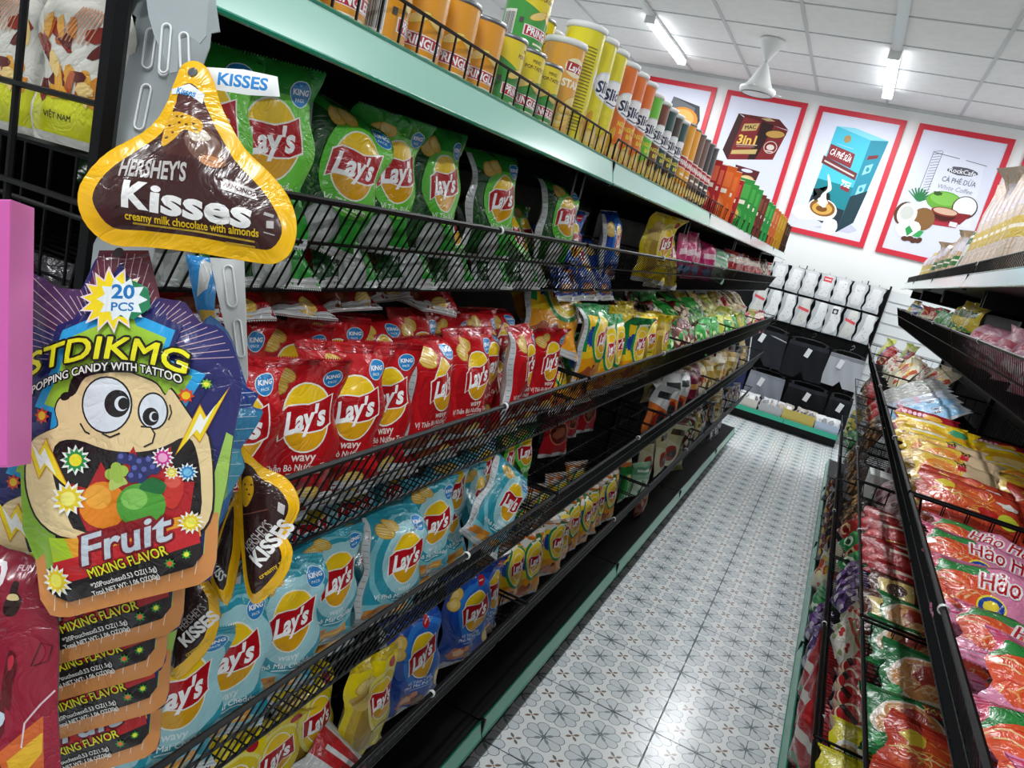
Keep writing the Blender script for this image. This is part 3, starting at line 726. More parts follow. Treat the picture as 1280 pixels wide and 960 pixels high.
def lays(kind, w_=BW, h_=BH):
    a = Art(w_, h_); W, H_ = w_, h_; ex, ey, er = W*.60, H_*.58, W*.262
    r = random.Random(kind)
    if kind == 'green':
        a.poly([(0, 0), (W*.55, 0), (W*.5, H_*.5), (W*.3, H_*.8), (0, H_*.85)], '#1c4a22')
        for q in range(60): a.line([(r.uniform(0, .42)*W, r.uniform(.02, .72)*H_) for _ in range(2)][:1]*1+[(r.uniform(0, .42)*W, r.uniform(.02, .72)*H_)], W*.005, r.choice(['#3d6b34', '#12331a', '#55803f'])) if q < 14 else a.poly(blob(r.uniform(.0, .42)*W, r.uniform(.03, .70)*H_, W*.03, W*.012, q, 6, rot=r.uniform(0, 3)), r.choice(['#2c5a2a', '#133a1c', '#47753a', '#21502a']))
        a.poly(ell(ex+W*.06, ey, W*.43, W*.47, 26), '#5fbf3a'); a.poly(ell(ex+W*.10, ey+W*.02, W*.36, W*.40, 26), '#6fcd42')
        a.poly([(0, H_*.83), (W, H_*.83), (W, H_), (0, H_)], '#2b8f33')
        chip(a, W*.30, H_*.83, W*.12, W*.10, .5); chip(a, W*.42, H_*.86, W*.11, W*.09, -.3)
        emblem(a, ex, ey, er); badge(a, W*.84, H_*.85, W*.105)
        a.text('Vị Tảo Biển', W*.62, H_*.325, W*.095, '#eef8e6', .012); a.line([(W*.48, H_*.285), (W*.78, H_*.285)], H_*.010, '#cfe4c4')
        a.poly(ell(W*.45, H_*.13, W*.21, n=22), '#8d9492'); a.poly(ell(W*.45, H_*.13, W*.19, n=22), '#a9b0ad')
        for q in range(5): a.poly(ell(W*(.45+.09*math.cos(q*1.3)), H_*.13+W*.09*math.sin(q*1.3), W*.055, n=10), '#c3c8c5'); 
        base = '#2e9a35'
    elif kind == 'red':
        a.poly(ell(ex, ey-.02, W*.52, W*.56, 24), '#c81a22'); a.poly(ell(ex, ey-.02, W*.44, W*.48, 24), '#b3151d')
        a.poly([(0, 0), (W, 0), (W, H_*.13), (W*.6, H_*.17), (W*.2, H_*.15), (0, H_*.20)], '#8f1118')
        chip(a, W*.27, H_*.80, W*.15, W*.105, -.35, True); chip(a, W*.36, H_*.86, W*.13, W*.08, -.5, True)
        a.poly(blob(W*.28, H_*.10, W*.22, W*.12, 3), '#6b2a1a'); a.poly(blob(W*.28, H_*.11, W*.16, W*.08, 4), '#8c4528'); chip(a, W*.70, H_*.07, W*.13, W*.09, .2, True)
        emblem(a, ex, ey, er); badge(a, W*.82, H_*.84, W*.10)
        a.text('wavy', W*.60, H_*.335, W*.115, '#f6dfd8', .02, sx=1.0); a.text('Vị Thăn Bò Nướng Texas', W*.55, H_*.265, W*.088, '#fbeeea', .012, fit=W*.82); a.line([(W*.45, H_*.222), (W*.8, H_*.226)], H_*.010, '#e8b8b0')
        base = '#bf1820'
    elif kind == 'darkred':
        a.poly(ell(W*.5, H_*.36, W*.3, W*.26, 18), '#c06a50'); a.poly(ell(W*.5, H_*.36, W*.27, W*.23, 18), '#5a1f18'); a.poly(blob(W*.46, H_*.37, W*.16, W*.12, 5), '#8a4a34')
        a.text('wavy', W*.5, H_*.76, W*.12, '#f2c8c0', .02); a.text('Vị Thăn Bò Nướng Texas', W*.5, H_*.66, W*.09, '#f2c8c0', .012, fit=W*.84); chip(a, W*.5, H_*.88, W*.16, W*.07, 0)
        base = '#a3161f'
    elif kind == 'teal':
        a.poly(ell(ex+W*.02, ey-.005, W*.56, W*.62, 26), '#7cc3cf'); a.poly(ell(ex+W*.02, ey-.005, W*.49, W*.54, 26), '#2f99ac'); a.poly(ell(ex+W*.04, ey-.002, W*.40, W*.46, 26), '#a5d6dd')
        a.poly([(0, 0), (W, 0), (W, H_*.08), (W*.7, H_*.16), (0, H_*.20)], '#7cc3cf')
        a.poly([(W*.05, H_*.05), (W*.5, H_*.10), (W*.52, H_*.17), (W*.1, H_*.14)], '#c47c2c'); a.poly([(W*.35, H_*.02), (W*.85, H_*.09), (W*.83, H_*.17), (W*.35, H_*.10)], '#dd9a44'); a.poly([(W*.45, H_*.06), (W*.8, H_*.11), (W*.8, H_*.13), (W*.45, H_*.09)], '#efc06a')
        chip(a, W*.26, H_*.83, W*.14, W*.09, -.2, True); chip(a, W*.38, H_*.88, W*.12, W*.07, -.4, True)
        emblem(a, ex, ey, er); badge(a, W*.84, H_*.85, W*.105)
        a.text('wavy', W*.60, H_*.325, W*.11, '#e6f6f8', .02); a.text('Vị Phô Mai Cheddar', W*.56, H_*.255, W*.085, '#f2fbfc', .012, fit=W*.72); a.line([(W*.45, H_*.215), (W*.76, H_*.218)], H_*.010, '#cfe8ec')
        base = '#2b93a8'
    elif kind == 'blue':
        a.poly(ell(ex+W*.05, ey, W*.52, W*.58, 24), '#1b4fae'); a.poly(ell(ex+W*.06, ey, W*.42, W*.48, 24), '#2f7fd6'); a.poly(ell(ex+W*.07, ey, W*.34, W*.40, 24), '#2766c0')
        chip(a, W*.20, H_*.78, W*.15, W*.11, .4); chip(a, W*.16, H_*.70, W*.13, W*.10, -.3); chip(a, W*.93, H_*.24, W*.10, W*.14, .2)
        a.poly(blob(W*.30, H_*.14, W*.17, W*.11, 7), '#b9683e'); a.poly(blob(W*.34, H_*.15, W*.10, W*.06, 8), '#e6b48a'); a.poly(blob(W*.55, H_*.10, W*.12, W*.08, 9), '#7c4a30'); a.poly(blob(W*.48, H_*.18, W*.06, W*.05, 11), '#d98a5a')
        emblem(a, ex, ey, er); a.poly(ell(W*.70, H_*.88, W*.08), '#c0202c'); a.line([(W*.65, H_*.88), (W*.75, H_*.885)], H_*.015, '#f0c8c8')
        a.text('Vị Tôm Càng', W*.55, H_*.335, W*.075, '#e6effa', .012); a.text('Phô Mai Đút Lò', W*.55, H_*.29, W*.075, '#e6effa', .012); a.line([(W*.40, H_*.25), (W*.70, H_*.253)], H_*.010, '#a8c4ea')
        base = '#173f96'
    elif kind == 'yellow':
        a.poly(ell(W*.32, H_*.46, W*.26, H_*.40, 22), '#c9a82a'); a.poly(ell(W*.33, H_*.42, W*.16, H_*.28, 22), '#a8862e')
        for q in range(3): a.poly(ell(W*.30, H_*(.70-.03*q), W*(.26-.02*q), H_*.055, 18), ['#caa550', '#b08a38', '#dcbc66'][q])
        chip(a, W*.24, H_*.80, W*.13, W*.09, .3, c='#dcc468'); chip(a, W*.40, H_*.79, W*.12, W*.08, -.2, c='#dcc468')
        a.poly(ell(ex+W*.10, ey-.005, W*.36, W*.44, 24), '#f0e27a'); a.poly(ell(ex+W*.11, ey-.005, W*.32, W*.39, 24), '#e2c81e')
        emblem(a, ex+W*.06, ey, er*.9); a.poly(ell(W*.84, H_*.87, W*.075), '#b3202a')
        a.line([(W*.46, H_*.325), (W*.80, H_*.33)], H_*.02, '#7a6418')
        base = '#ecd316'
    elif kind in ('max', 'mini'):
        a.poly([(0, 0), (W, 0), (W, H_*.40), (0, H_*.30)], '#e89a18'); a.poly([(0, H_*.86), (W*.5, H_*.93), (W, H_*.80), (W, H_), (0, H_)], '#1f8a46' if kind == 'max' else '#e07a22')
        if kind == 'max': a.poly([(0, H_*.4), (W*.16, H_*.4), (W*.12, H_), (0, H_)], '#1f8a46')
        else: a.poly(blob(W*.3, H_*.85, W*.2, W*.1, 8), '#e8e6de'); a.poly(blob(W*.75, H_*.88, W*.14, W*.1, 9), '#2a6a3a')
        a.poly(star(W*.28, ey, W*.19, W*.15, 16), '#21409a')
        a.poly(ell(ex+W*.02, ey, W*.37, W*.46, 26), '#1d8f4c'); a.poly(ell(ex+W*.02, ey, W*.315, W*.40, 26), '#f1e6a8'); a.poly(ell(ex+W*.02, ey, W*.29, W*.37, 26), '#efcf2a')
        emblem(a, ex+W*.02, ey, er*.86); a.line([(W*.45, H_*.84), (W*.80, H_*.87)], H_*.035, '#f4f0dc')
        a.poly(blob(W*.3, H_*.13, W*.18, W*.13, 3), '#a8552a'); a.poly(blob(W*.62, H_*.12, W*.16, W*.1, 4), '#c9772f'); a.poly(blob(W*.5, H_*.2, W*.08, W*.05, 5), '#7a2a20')
        base = '#efc522'
    return a, base
BACKC = {'green': '#aeb9b0', 'red': '#c9c4c4', 'teal': '#b7c7cb', 'blue': '#a9b0c0', 'yellow': '#c9c6a8', 'max': '#c4c6c4', 'darkred': '#b9a9a9', 'mini': '#c9cac6'}
SEALC = {'green': '#27863a', 'red': '#a9141c', 'teal': '#3aa6ba', 'blue': '#143a8a', 'yellow': '#c9ae1a', 'max': '#2a8f4a', 'darkred': '#7a121a', 'mini': '#d8d8d2'}
def seal_mesh(F, Bk, top, col, name):
    NV = F.shape[1]-1; js = [NV-1, NV] if top else [1, 0]
    m = MB(); n = F.shape[0]; o = .0006; cc = srgb(col); cd_ = tuple(v*.8 for v in cc[:3])+(1.,)
    rows = 4
    for q in range(rows):
        a0, a1 = q/rows, (q+1)/rows
        for s_, G in ((1, F), (-1, Bk)):
            for i in range(n-1):
                p = [G[i, js[0]]*(1-a0)+G[i, js[1]]*a0, G[i+1, js[0]]*(1-a0)+G[i+1, js[1]]*a0, G[i+1, js[0]]*(1-a1)+G[i+1, js[1]]*a1, G[i, js[0]]*(1-a1)+G[i, js[1]]*a1]
                bump = np.array((s_*(o+(.0008 if q % 2 else 0)), 0, 0))
                m.add([x+bump for x in p], [(0, 1, 2, 3)], 0, cc if q % 2 else cd_)
    # pinked edge
    ed = F[:, js[1]]; dz = .003 if top else -.003
    for i in range(n-1):
        for h2 in range(3):
            p0 = ed[i]*(1-h2/3)+ed[i+1]*(h2/3); p1 = ed[i]*(1-(h2+1)/3)+ed[i+1]*((h2+1)/3)
            m.add([p0, p1, (p0+p1)/2+np.array((0, 0, dz))], [(0, 1, 2)], 0, cc)
    return m.mesh(name, FILM)
KITS = {}
def lays_kit(kind, v, w_=BW, h_=BH, t=.062):
    k = (kind, v, w_)
    if k not in KITS:
        ak = ('art', kind, w_)
        if ak not in KITS:
            a, b = lays(kind, w_, h_)
            KITS[ak] = (a, b)
            a2, b2 = lays(kind, w_, h_); side_strip(a2); KITS[('art2', kind, w_)] = (a2, b2)
        a, base = KITS[('art2' if v % 2 else 'art', kind, w_)]
        r = random.Random(v*7+len(kind))
        par = dict(bend=r.uniform(-.06, .03), flop=[0, -.30, .22, -.12, .12, -.5][v % 6], wr=1.6)
        F, Bk = pouch_grids(w_, h_, t*r.uniform(.85, 1.1), v*13+len(kind), 14, 18, **par)
        body = draped('chip_bag', F, a, base, Bk, BACKC[kind], FILM)
        KITS[k] = (body, [('top_seal', seal_mesh(F, Bk, True, SEALC[kind], 'top_seal')), ('bottom_seal', seal_mesh(F, Bk, False, '#d2d4d4', 'bottom_seal'))])
    return KITS[k]
def place(kit, name, x, y, z, yaw=0, lean=-.12, roll=0, right=False, sc=1.):
    """yaw: turned towards the camera; lean: negative tips the top away from the aisle"""
    o = obj(name, kit[0]); rz = (PI+yaw) if right else -yaw
    o.rotation_euler = (roll, lean, rz); o.location = (x, y, z); o.scale = (sc,)*3
    for nm, me in kit[1]: obj(nm, me, o)
    return o
def place_flat(kit, name, x, y, z, yaw=0, tilt=0., roll=0., sc=1.):
    """lying pack: its width runs along x, its top edge points down the aisle, print upwards"""
    o = obj(name, kit[0])
    B_ = Matrix(((0, 1, 0, 0), (0, 0, 1, 0), (1, 0, 0, 0), (0, 0, 0, 1)))
    o.matrix_world = Matrix.Translation((x, y, z)) @ Matrix.Rotation(yaw, 4, 'Z') @ Matrix.Rotation(tilt, 4, 'X') @ Matrix.Rotation(roll, 4, 'Y') @ B_ @ Matrix.Translation((0, 0, 0)) @ Matrix.Diagonal((sc, sc, sc, 1))
    for nm, me in kit[1]: obj(nm, me, o)
    return o
def PL(lv, k, side='left'): return f'in the {LV[lv]} basket, {BN[k]} {side} bay'
D = math.radians
def row(kind, desc, lv, k, lst, t=.052, w_=BW, h_=BH, dz0=0.):
    for i, q in enumerate(lst):
        y, x, yaw = q[:3]; v = q[3] if len(q) > 3 else i; lean = q[4] if len(q) > 4 else -.13; roll = q[5] if len(q) > 5 else 0; dz = q[6] if len(q) > 6 else 0.
        rz = LEVEL[lv][1]-LEVEL[lv][2]+.003+dz0
        reg(place(lays_kit(kind, v, w_, h_, t), 'chip_bag', x, y, rz+dz, D(yaw), lean, roll), desc, PL(lv, k), 'chip bag')
# top basket
row('green', 'green seaweed chip bag', 1, 0, [(.545, -.60, 30, 3, -.1), (.655, -.605, 30, 0, -.06, .05), (.772, -.61, 24, 1, -.06, -.22), (.905, -.612, 16, 2, -.1), (1.045, -.61, 15, 0, -.12, .04), (1.26, -.612, 14, 3, -.1, .05), (1.355, -.65, 4, 5, -.1), (1.585, -.612, 16, 1, -.05)], dz0=.05)
row('green', 'flat green chip bag', 1, 0, [(.56, -.60, 5, 0, -.62), (.71, -.60, 8, 2, -.66), (.86, -.60, 0, 4, -.6), (1.01, -.60, 6, 0, -.62), (1.16, -.60, 0, 2, -.65), (1.31, -.60, 5, 3, -.6), (1.46, -.60, 4, 0, -.62), (1.56, -.62, 4, 4, -.6)])
row('blue', 'blue shrimp chip bag', 1, 1, [(1.76, -.63, 14, 2, -.2), (1.86, -.66, 10, 4, -.3), (2.08, -.625, 4, 3, -.1, .08, .02), (2.0, -.72, 10, 0, -.3)])
row('blue', 'flat blue chip bag', 1, 1, [(1.75, -.60, 4, 0, -.6, 0, -.03), (1.9, -.60, 4, 2, -.6, 0, -.03), (2.05, -.60, 4, 3, -.6, 0, -.03)])
row('yellow', 'yellow classic chip bag', 1, 1, [(2.52, -.615, 24, 2, -.05, 0, .02), (2.70, -.63, 12, 4, -.1), (2.80, -.60, 4, 1, -.3)], w_=.175, h_=.235)
# second basket
row('red', 'red wavy chip bag', 2, 0, [(.60, -.545, 34, 3), (.705, -.53, 28, 2, -.12, .04), (.79, -.525, 26, 0), (.882, -.53, 22, 4), (1.035, -.535, 2, 1, -.1), (1.165, -.53, 10, 0, -.14, .03), (1.30, -.565, 0, 5), (1.385, -.53, -4, 3, -.12), (1.50, -.53, 14, 2, -.1)], dz0=.05)
row('red', 'low red chip bag', 2, 0, [(.58, -.555, 5, 1, -.5), (.72, -.555, 5, 0, -.5), (.86, -.555, 5, 2, -.5), (1.0, -.555, 5, 4, -.5), (1.14, -.555, 5, 0, -.5), (1.28, -.555, 5, 1, -.5), (1.42, -.555, 5, 2, -.5), (1.54, -.56, 5, 0, -.5)])
row('red', 'rear red chip bag', 2, 0, [(.60, -.68, 30, 1), (.72, -.67, 30, 0), (.83, -.66, 28, 2), (.93, -.66, 26, 4), (1.05, -.66, 16, 1), (1.17, -.65, 10, 0), (1.29, -.66, 12, 2), (1.42, -.65, 14, 3), (1.54, -.66, 14, 1)], dz0=.05)
row('red', 'reclining red chip bag', 2, 0, [(.66, -.62, 20, 0, -1.02, .1, .255), (.785, -.63, 14, 4, -1.1, -.1, .255), (.93, -.64, 10, 2, -1.0, .1, .255), (1.06, -.67, 20, 0, -1.1, .2, .26), (1.16, -.65, 26, 3, -1.0, -.2, .25)])
row('max', 'green-ringed yellow chip bag', 2, 1, [(1.85, -.54, 8, 1, -.06, 0, .04), (1.98, -.53, 6, 0, -.12, .05), (2.09, -.545, 8, 3), (2.25, -.53, 18, 2, -.08), (2.16, -.62, 10, 0)], dz0=.03, w_=.145, h_=.21)
row('max', 'low yellow chip bag', 2, 1, [(1.76, -.55, 4, 0, -.5), (1.92, -.55, 4, 2, -.5), (2.08, -.55, 4, 3, -.5), (2.24, -.55, 4, 0, -.5), (2.40, -.55, 4, 2, -.5), (2.56, -.55, 4, 0, -.5)])
row('max', 'yellow chip bag lying across', 2, 1, [(1.70, -.60, 30, 1, -.6, -.25, .15), (1.80, -.66, 20, 0, -.9, 0, .19), (1.96, -.66, 10, 3, -.9, 0, .19), (2.12, -.67, 10, 0, -1.0, 0, .18)], w_=.175, h_=.27)
row('yellow', 'plain yellow chip bag', 2, 1, [(2.36, -.60, 18, 0), (2.50, -.55, 12, 3), (2.66, -.54, 14, 2), (2.79, -.56, 4, 1), (2.45, -.66, 10, 4), (2.62, -.67, 10, 0)], dz0=.03, w_=.145, h_=.20)
# third basket
row('teal', 'teal cheddar chip bag', 3, 0, [(.48, -.535, 34, 0), (.56, -.525, 32, 2), (.645, -.525, 30, 0, -.13, .05), (.752, -.53, 26, 3), (.885, -.55, 14, 4), (1.025, -.525, 20, 1, -.1), (1.185, -.555, 22, 0), (1.36, -.61, 18, 2), (1.545, -.63, 16, 0)], dz0=.04)
row('teal', 'tipped teal chip bag', 3, 0, [(1.345, -.515, 20, 3, -.25, -.6, .07)])
row('teal', 'low teal chip bag', 3, 0, [(.58, -.555, 5, 1, -.5), (.68, -.555, 5, 0, -.5), (.78, -.555, 5, 2, -.5), (.92, -.555, 5, 4, -.5), (1.06, -.555, 5, 0, -.5), (1.20, -.555, 5, 3, -.5), (1.34, -.56, 5, 0, -.5), (1.5, -.56, 5, 2, -.5)])
row('teal', 'rear teal chip bag', 3, 0, [(.58, -.66, 30, 1), (.70, -.66, 30, 0), (.82, -.67, 28, 2), (.95, -.66, 22, 4), (1.08, -.67, 20, 0), (1.22, -.67, 16, 3)], dz0=.05)
row('green', 'small green chip bag', 3, 1, [(1.775, -.66, 4, 0), (1.875, -.66, 12, 2)], w_=.13, h_=.20)
row('darkred', 'dark red chip bag', 3, 1, [(2.28, -.70, 16, 0), (2.40, -.74, 14, 2), (2.52, -.74, 10, 4), (2.68, -.73, 14, 3)], w_=.15, h_=.215)
# bottom basket
row('yellow', 'yellow classic chip bag', 4, 0, [(.74, -.57, 26, 0), (.83, -.57, 24, 2), (.94, -.57, 14, 1), (1.055, -.53, 8, 0, -.06)], dz0=.03, h_=.205)
row('blue', 'blue shrimp chip bag', 4, 0, [(1.24, -.53, 20, 3, -.1, .16), (1.455, -.53, 22, 0, -.12, .03), (1.575, -.54, 6, 2)], dz0=.025, w_=.15, h_=.215)
row('mini', 'small green-ringed chip bag', 4, 1, [(1.72, -.55, 14, 1), (1.80, -.53, 18, 0), (1.885, -.55, 8, 3), (1.97, -.53, 24, 2), (2.07, -.535, 6, 5), (2.16, -.54, 14, 0), (2.25, -.53, 10, 1), (2.34, -.54, 20, 4), (2.43, -.54, 12, 2), (2.52, -.53, 16, 0), (2.61, -.55, 14, 3), (1.85, -.65, 20, 0), (2.0, -.65, 15, 2), (2.15, -.65, 20, 1), (2.32, -.65, 20, 3), (2.5, -.65, 20, 0)], w_=.125, h_=.18, t=.05, dz0=.05)

# ------------------------------------------------------------------ other snack and candy bags
GEN = {}
def gen_art(style, w_, h_, cols, seed):
    a = Art(w_, h_); W, H_ = w_, h_; r = random.Random(seed); b, c1, c2, c3 = cols
    if style == 'band':
        a.poly([(0, H_*.55), (W, H_*.68), (W, H_*.9), (0, H_*.85)], c1); a.poly(blob(W*.5, H_*.28, W*.33, H_*.17, seed), c2); a.poly(blob(W*.55, H_*.27, W*.2, H_*.1, seed+1), c3); a.line([(W*.15, H_*.70), (W*.85, H_*.79)], H_*.05, c3)
    elif style == 'ball':
        a.poly(ell(W*.5, H_*.55, W*.40, H_*.28), c1); a.poly(ell(W*.5, H_*.55, W*.33, H_*.23), b); a.poly([(W*.1, H_*.48), (W*.9, H_*.55), (W*.9, H_*.68), (W*.1, H_*.60)], c2); a.poly(blob(W*.5, H_*.2, W*.3, H_*.09, seed), c3)
    elif style == 'window':
        a.poly(rect(W*.12, H_*.12, W*.88, H_*.55), c1)
        for q in range(9): a.poly(blob(W*r.uniform(.2, .8), H_*r.uniform(.16, .5), W*.12, H_*.06, seed+q, 8), r.choice([c2, c3, c1]))
        a.poly(rect(W*.0, H_*.68, W, H_*.88), c2); a.line([(W*.2, H_*.78), (W*.8, H_*.78)], H_*.06, c3)
    elif style == 'pieces':
        for q in range(16): a.poly(blob(W*r.uniform(.12, .88), H_*r.uniform(.1, .85), W*.14, H_*.08, seed+q, 8, rot=r.uniform(0, 3)), r.choice([c1, c2, c3]))
    elif style == 'split':
        a.poly([(0, 0), (W, 0), (W, H_*.45), (0, H_*.6)], c1); a.poly(ell(W*.45, H_*.30, W*.30, H_*.18), c2); a.poly(blob(W*.5, H_*.3, W*.2, H_*.1, seed), c3); a.poly(rect(W*.15, H_*.7, W*.85, H_*.84), c3)
    return a
def gen_kit(name, v):
    k = (name, v)
    if k not in GEN:
        style, w_, h_, t, cols, seed = GENS[name]
        if name not in GEN: GEN[name] = gen_art(style, w_, h_, cols, seed)
        GEN[k] = (pouch_mesh(name, GEN[name], cols[0], cols[0] if style == 'pieces' else '#c4c6c6', t=t, seed=v*5+seed, NU=8, NV=10, mat_=FILMS, seal=.06, bend=(-.05, .04, 0)[v % 3], flop=(0, -.3, .25)[v % 3], wr=1.5), [])
    return GEN[k]
GENS = {
 'pink_candy': ('ball', .13, .185, .05, ('#c8206f', '#e85a9a', '#f4d4e0', '#7ab0e0'), 3),
 'pale_green_candy': ('window', .13, .15, .05, ('#a5d3b0', '#d7ecd6', '#6fb38a', '#eef6ea'), 4),
 'red_white_candy': ('band', .12, .16, .05, ('#b81d28', '#f0e2dc', '#d94a42', '#e8c9a0'), 5),
 'brown_jelly': ('pieces', .13, .17, .05, ('#5a1e18', '#2f8a38', '#8a3024', '#e0c8a8'), 6),
 'green_candy': ('pieces', .13, .16, .05, ('#2a9a3a', '#7ed06a', '#d8e8b0', '#1a6a2a'), 7),
 'lime_candy': ('pieces', .13, .16, .05, ('#c9d24a', '#e8ecb0', '#9ab83a', '#f2e27a'), 8),
 'gold_snack': ('split', .14, .19, .05, ('#b8963c', '#d8c078', '#8a6a2a', '#efe0b0'), 9),
 'orange_white_snack': ('split', .15, .22, .06, ('#d9dbdc', '#d8702c', '#a8281c', '#2c3338'), 10),
 'maroon_snack': ('ball', .15, .21, .06, ('#6e1430', '#8e2440', '#c89048', '#3a0a1a'), 11),
 'yellow_pouch': ('pieces', .14, .19, .05, ('#e0d8c0', '#e2b83a', '#c84a2a', '#f2e6b0'), 12),
 'cream_pack': ('split', .15, .24, .06, ('#d8cfa0', '#e8e0c0', '#b03a2a', '#4a3a2a'), 13),
 'green_sprinkle': ('window', .12, .22, .06, ('#1f7a36', '#3aa04a', '#c86a2a', '#e8d8a0'), 14),
 'dark_mix': ('pieces', .13, .17, .05, ('#2a2028', '#6a2a2a', '#c8a24a', '#8a8a90'), 15),
 'purple_mix': ('pieces', .12, .15, .04, ('#3a2a4a', '#8a7a9a', '#d0c8d0', '#5a3a6a'), 16),
 'onion_bag': ('pieces', .12, .15, .06, ('#8a3a2a', '#b05a3a', '#6a241a', '#c8805a'), 17),
 'pale_yellow_big': ('ball', .18, .26, .06, ('#c8c27a', '#e0dca0', '#7a8a3a', '#efe8b8'), 18),
}
CATN = {'onion_bag': 'bag', 'pale_yellow_big': 'bag'}
DESC = {'pink_candy': 'magenta candy bag', 'pale_green_candy': 'pale green candy bag', 'red_white_candy': 'red and white candy bag', 'brown_jelly': 'brown jelly bag', 'green_candy': 'bright green candy bag', 'lime_candy': 'lime yellow candy bag', 'gold_snack': 'golden snack bag', 'orange_white_snack': 'white and orange snack bag', 'maroon_snack': 'maroon snack bag', 'yellow_pouch': 'clear bag of yellow sweets', 'cream_pack': 'cream snack pack', 'green_sprinkle': 'dark green snack pack', 'dark_mix': 'dark mixed candy bag', 'purple_mix': 'purple candy bag', 'onion_bag': 'reddish net bag', 'pale_yellow_big': 'large pale yellow bag'}
R4_ = random.Random(11)
def fill(kinds, lv, k, y0, y1, step, xs, lean=-.2, jit=.03, dz=0., side='left', piled=False):
    y = y0; i = 0; rt = side == 'right'; LVD = RLEVEL if rt else LEVEL
    while y < y1:
        for x in xs:
            kd = R4_.choice(kinds) if not callable(kinds) else kinds(i)
            z = LVD[lv][1]-LVD[lv][2]+.003+dz+(R4_.uniform(0, .02) if piled else 0)
            o = place(gen_kit(kd, R4_.randrange(4)), kd if 'bag' in kd or 'pack' in kd else kd+'_bag', x+R4_.uniform(-jit, jit)*.6, y+R4_.uniform(-jit, jit)*.4, z, D(R4_.uniform(-5, 35)), lean+R4_.uniform(-.15, .1), R4_.uniform(-.15, .15), rt)
            reg(o, DESC[kd], PL(lv, k, side), 'snack bag'); i += 1
        y += step
fill(['pink_candy'], 1, 2, 2.95, 3.6, .14, [-.62], -.1, dz=.04); fill(['pale_green_candy'], 1, 2, 3.66, 4.02, .13, [-.62], dz=.04)
fill(['red_white_candy'], 1, 3, 4.14, 5.2, .10, [-.62], -.1, dz=.05); fill(['red_white_candy', 'brown_jelly'], 1, 4, 5.33, 6.15, .11, [-.62], dz=.05)
fill(['brown_jelly', 'green_candy', 'brown_jelly'], 2, 2, 2.93, 4.02, .11, [-.54, -.66, -.80], -.3, piled=True); fill(['green_candy', 'brown_jelly'], 2, 2, 2.95, 3.95, .17, [-.60, -.72], -.9, dz=.13)
fill(['lime_candy', 'green_candy', 'lime_candy'], 2, 3, 4.14, 5.2, .11, [-.54, -.67, -.80], -.3, piled=True); fill(['lime_candy', 'gold_snack'], 2, 3, 4.2, 5.1, .2, [-.72], -.9, dz=.13)
fill(['lime_candy', 'red_white_candy'], 2, 4, 5.33, 6.15, .12, [-.54, -.68], -.3); fill(['gold_snack', 'red_white_candy'], 2, 4, 5.4, 6.1, .2, [-.70], -.9, dz=.13)
fill(['orange_white_snack'], 3, 2, 2.98, 3.5, .15, [-.56], -.1); fill(['maroon_snack', 'gold_snack'], 3, 2, 3.55, 4.03, .14, [-.56, -.7], -.1)
fill(['yellow_pouch', 'gold_snack'], 3, 3, 4.15, 5.2, .12, [-.55, -.68], -.15); fill(['dark_mix', 'brown_jelly', 'gold_snack'], 3, 4, 5.33, 6.15, .12, [-.55, -.68])
fill(['green_sprinkle', 'pale_green_candy'], 4, 2, 2.93, 3.15, .13, [-.56], -.1); fill(['cream_pack'], 4, 2, 3.3, 3.75, .17, [-.56], -.1); fill(['dark_mix', 'cream_pack'], 4, 2, 3.8, 4.0, .13, [-.56])
fill(['dark_mix', 'gold_snack', 'brown_jelly'], 4, 3, 4.15, 5.2, .13, [-.55, -.68]); fill(['purple_mix', 'dark_mix'], 4, 4, 5.33, 6.15, .12, [-.55, -.67])
for kd, y, x, yaw, lean in (('onion_bag', 3.45, -.57, 10, -.1), ('pale_yellow_big', 4.42, -.60, 20, -.35), ('purple_mix', 5.4, -.57, 10, -.2), ('purple_mix', 5.6, -.57, 20, -.2), ('dark_mix', 5.8, -.58, 15, -.2)):
    o = place(gen_kit(kd, 1), kd if 'bag' in kd else kd+'_bag', x, y, .158, D(yaw), lean); reg(o, DESC[kd], 'on the left base deck', 'snack bag')
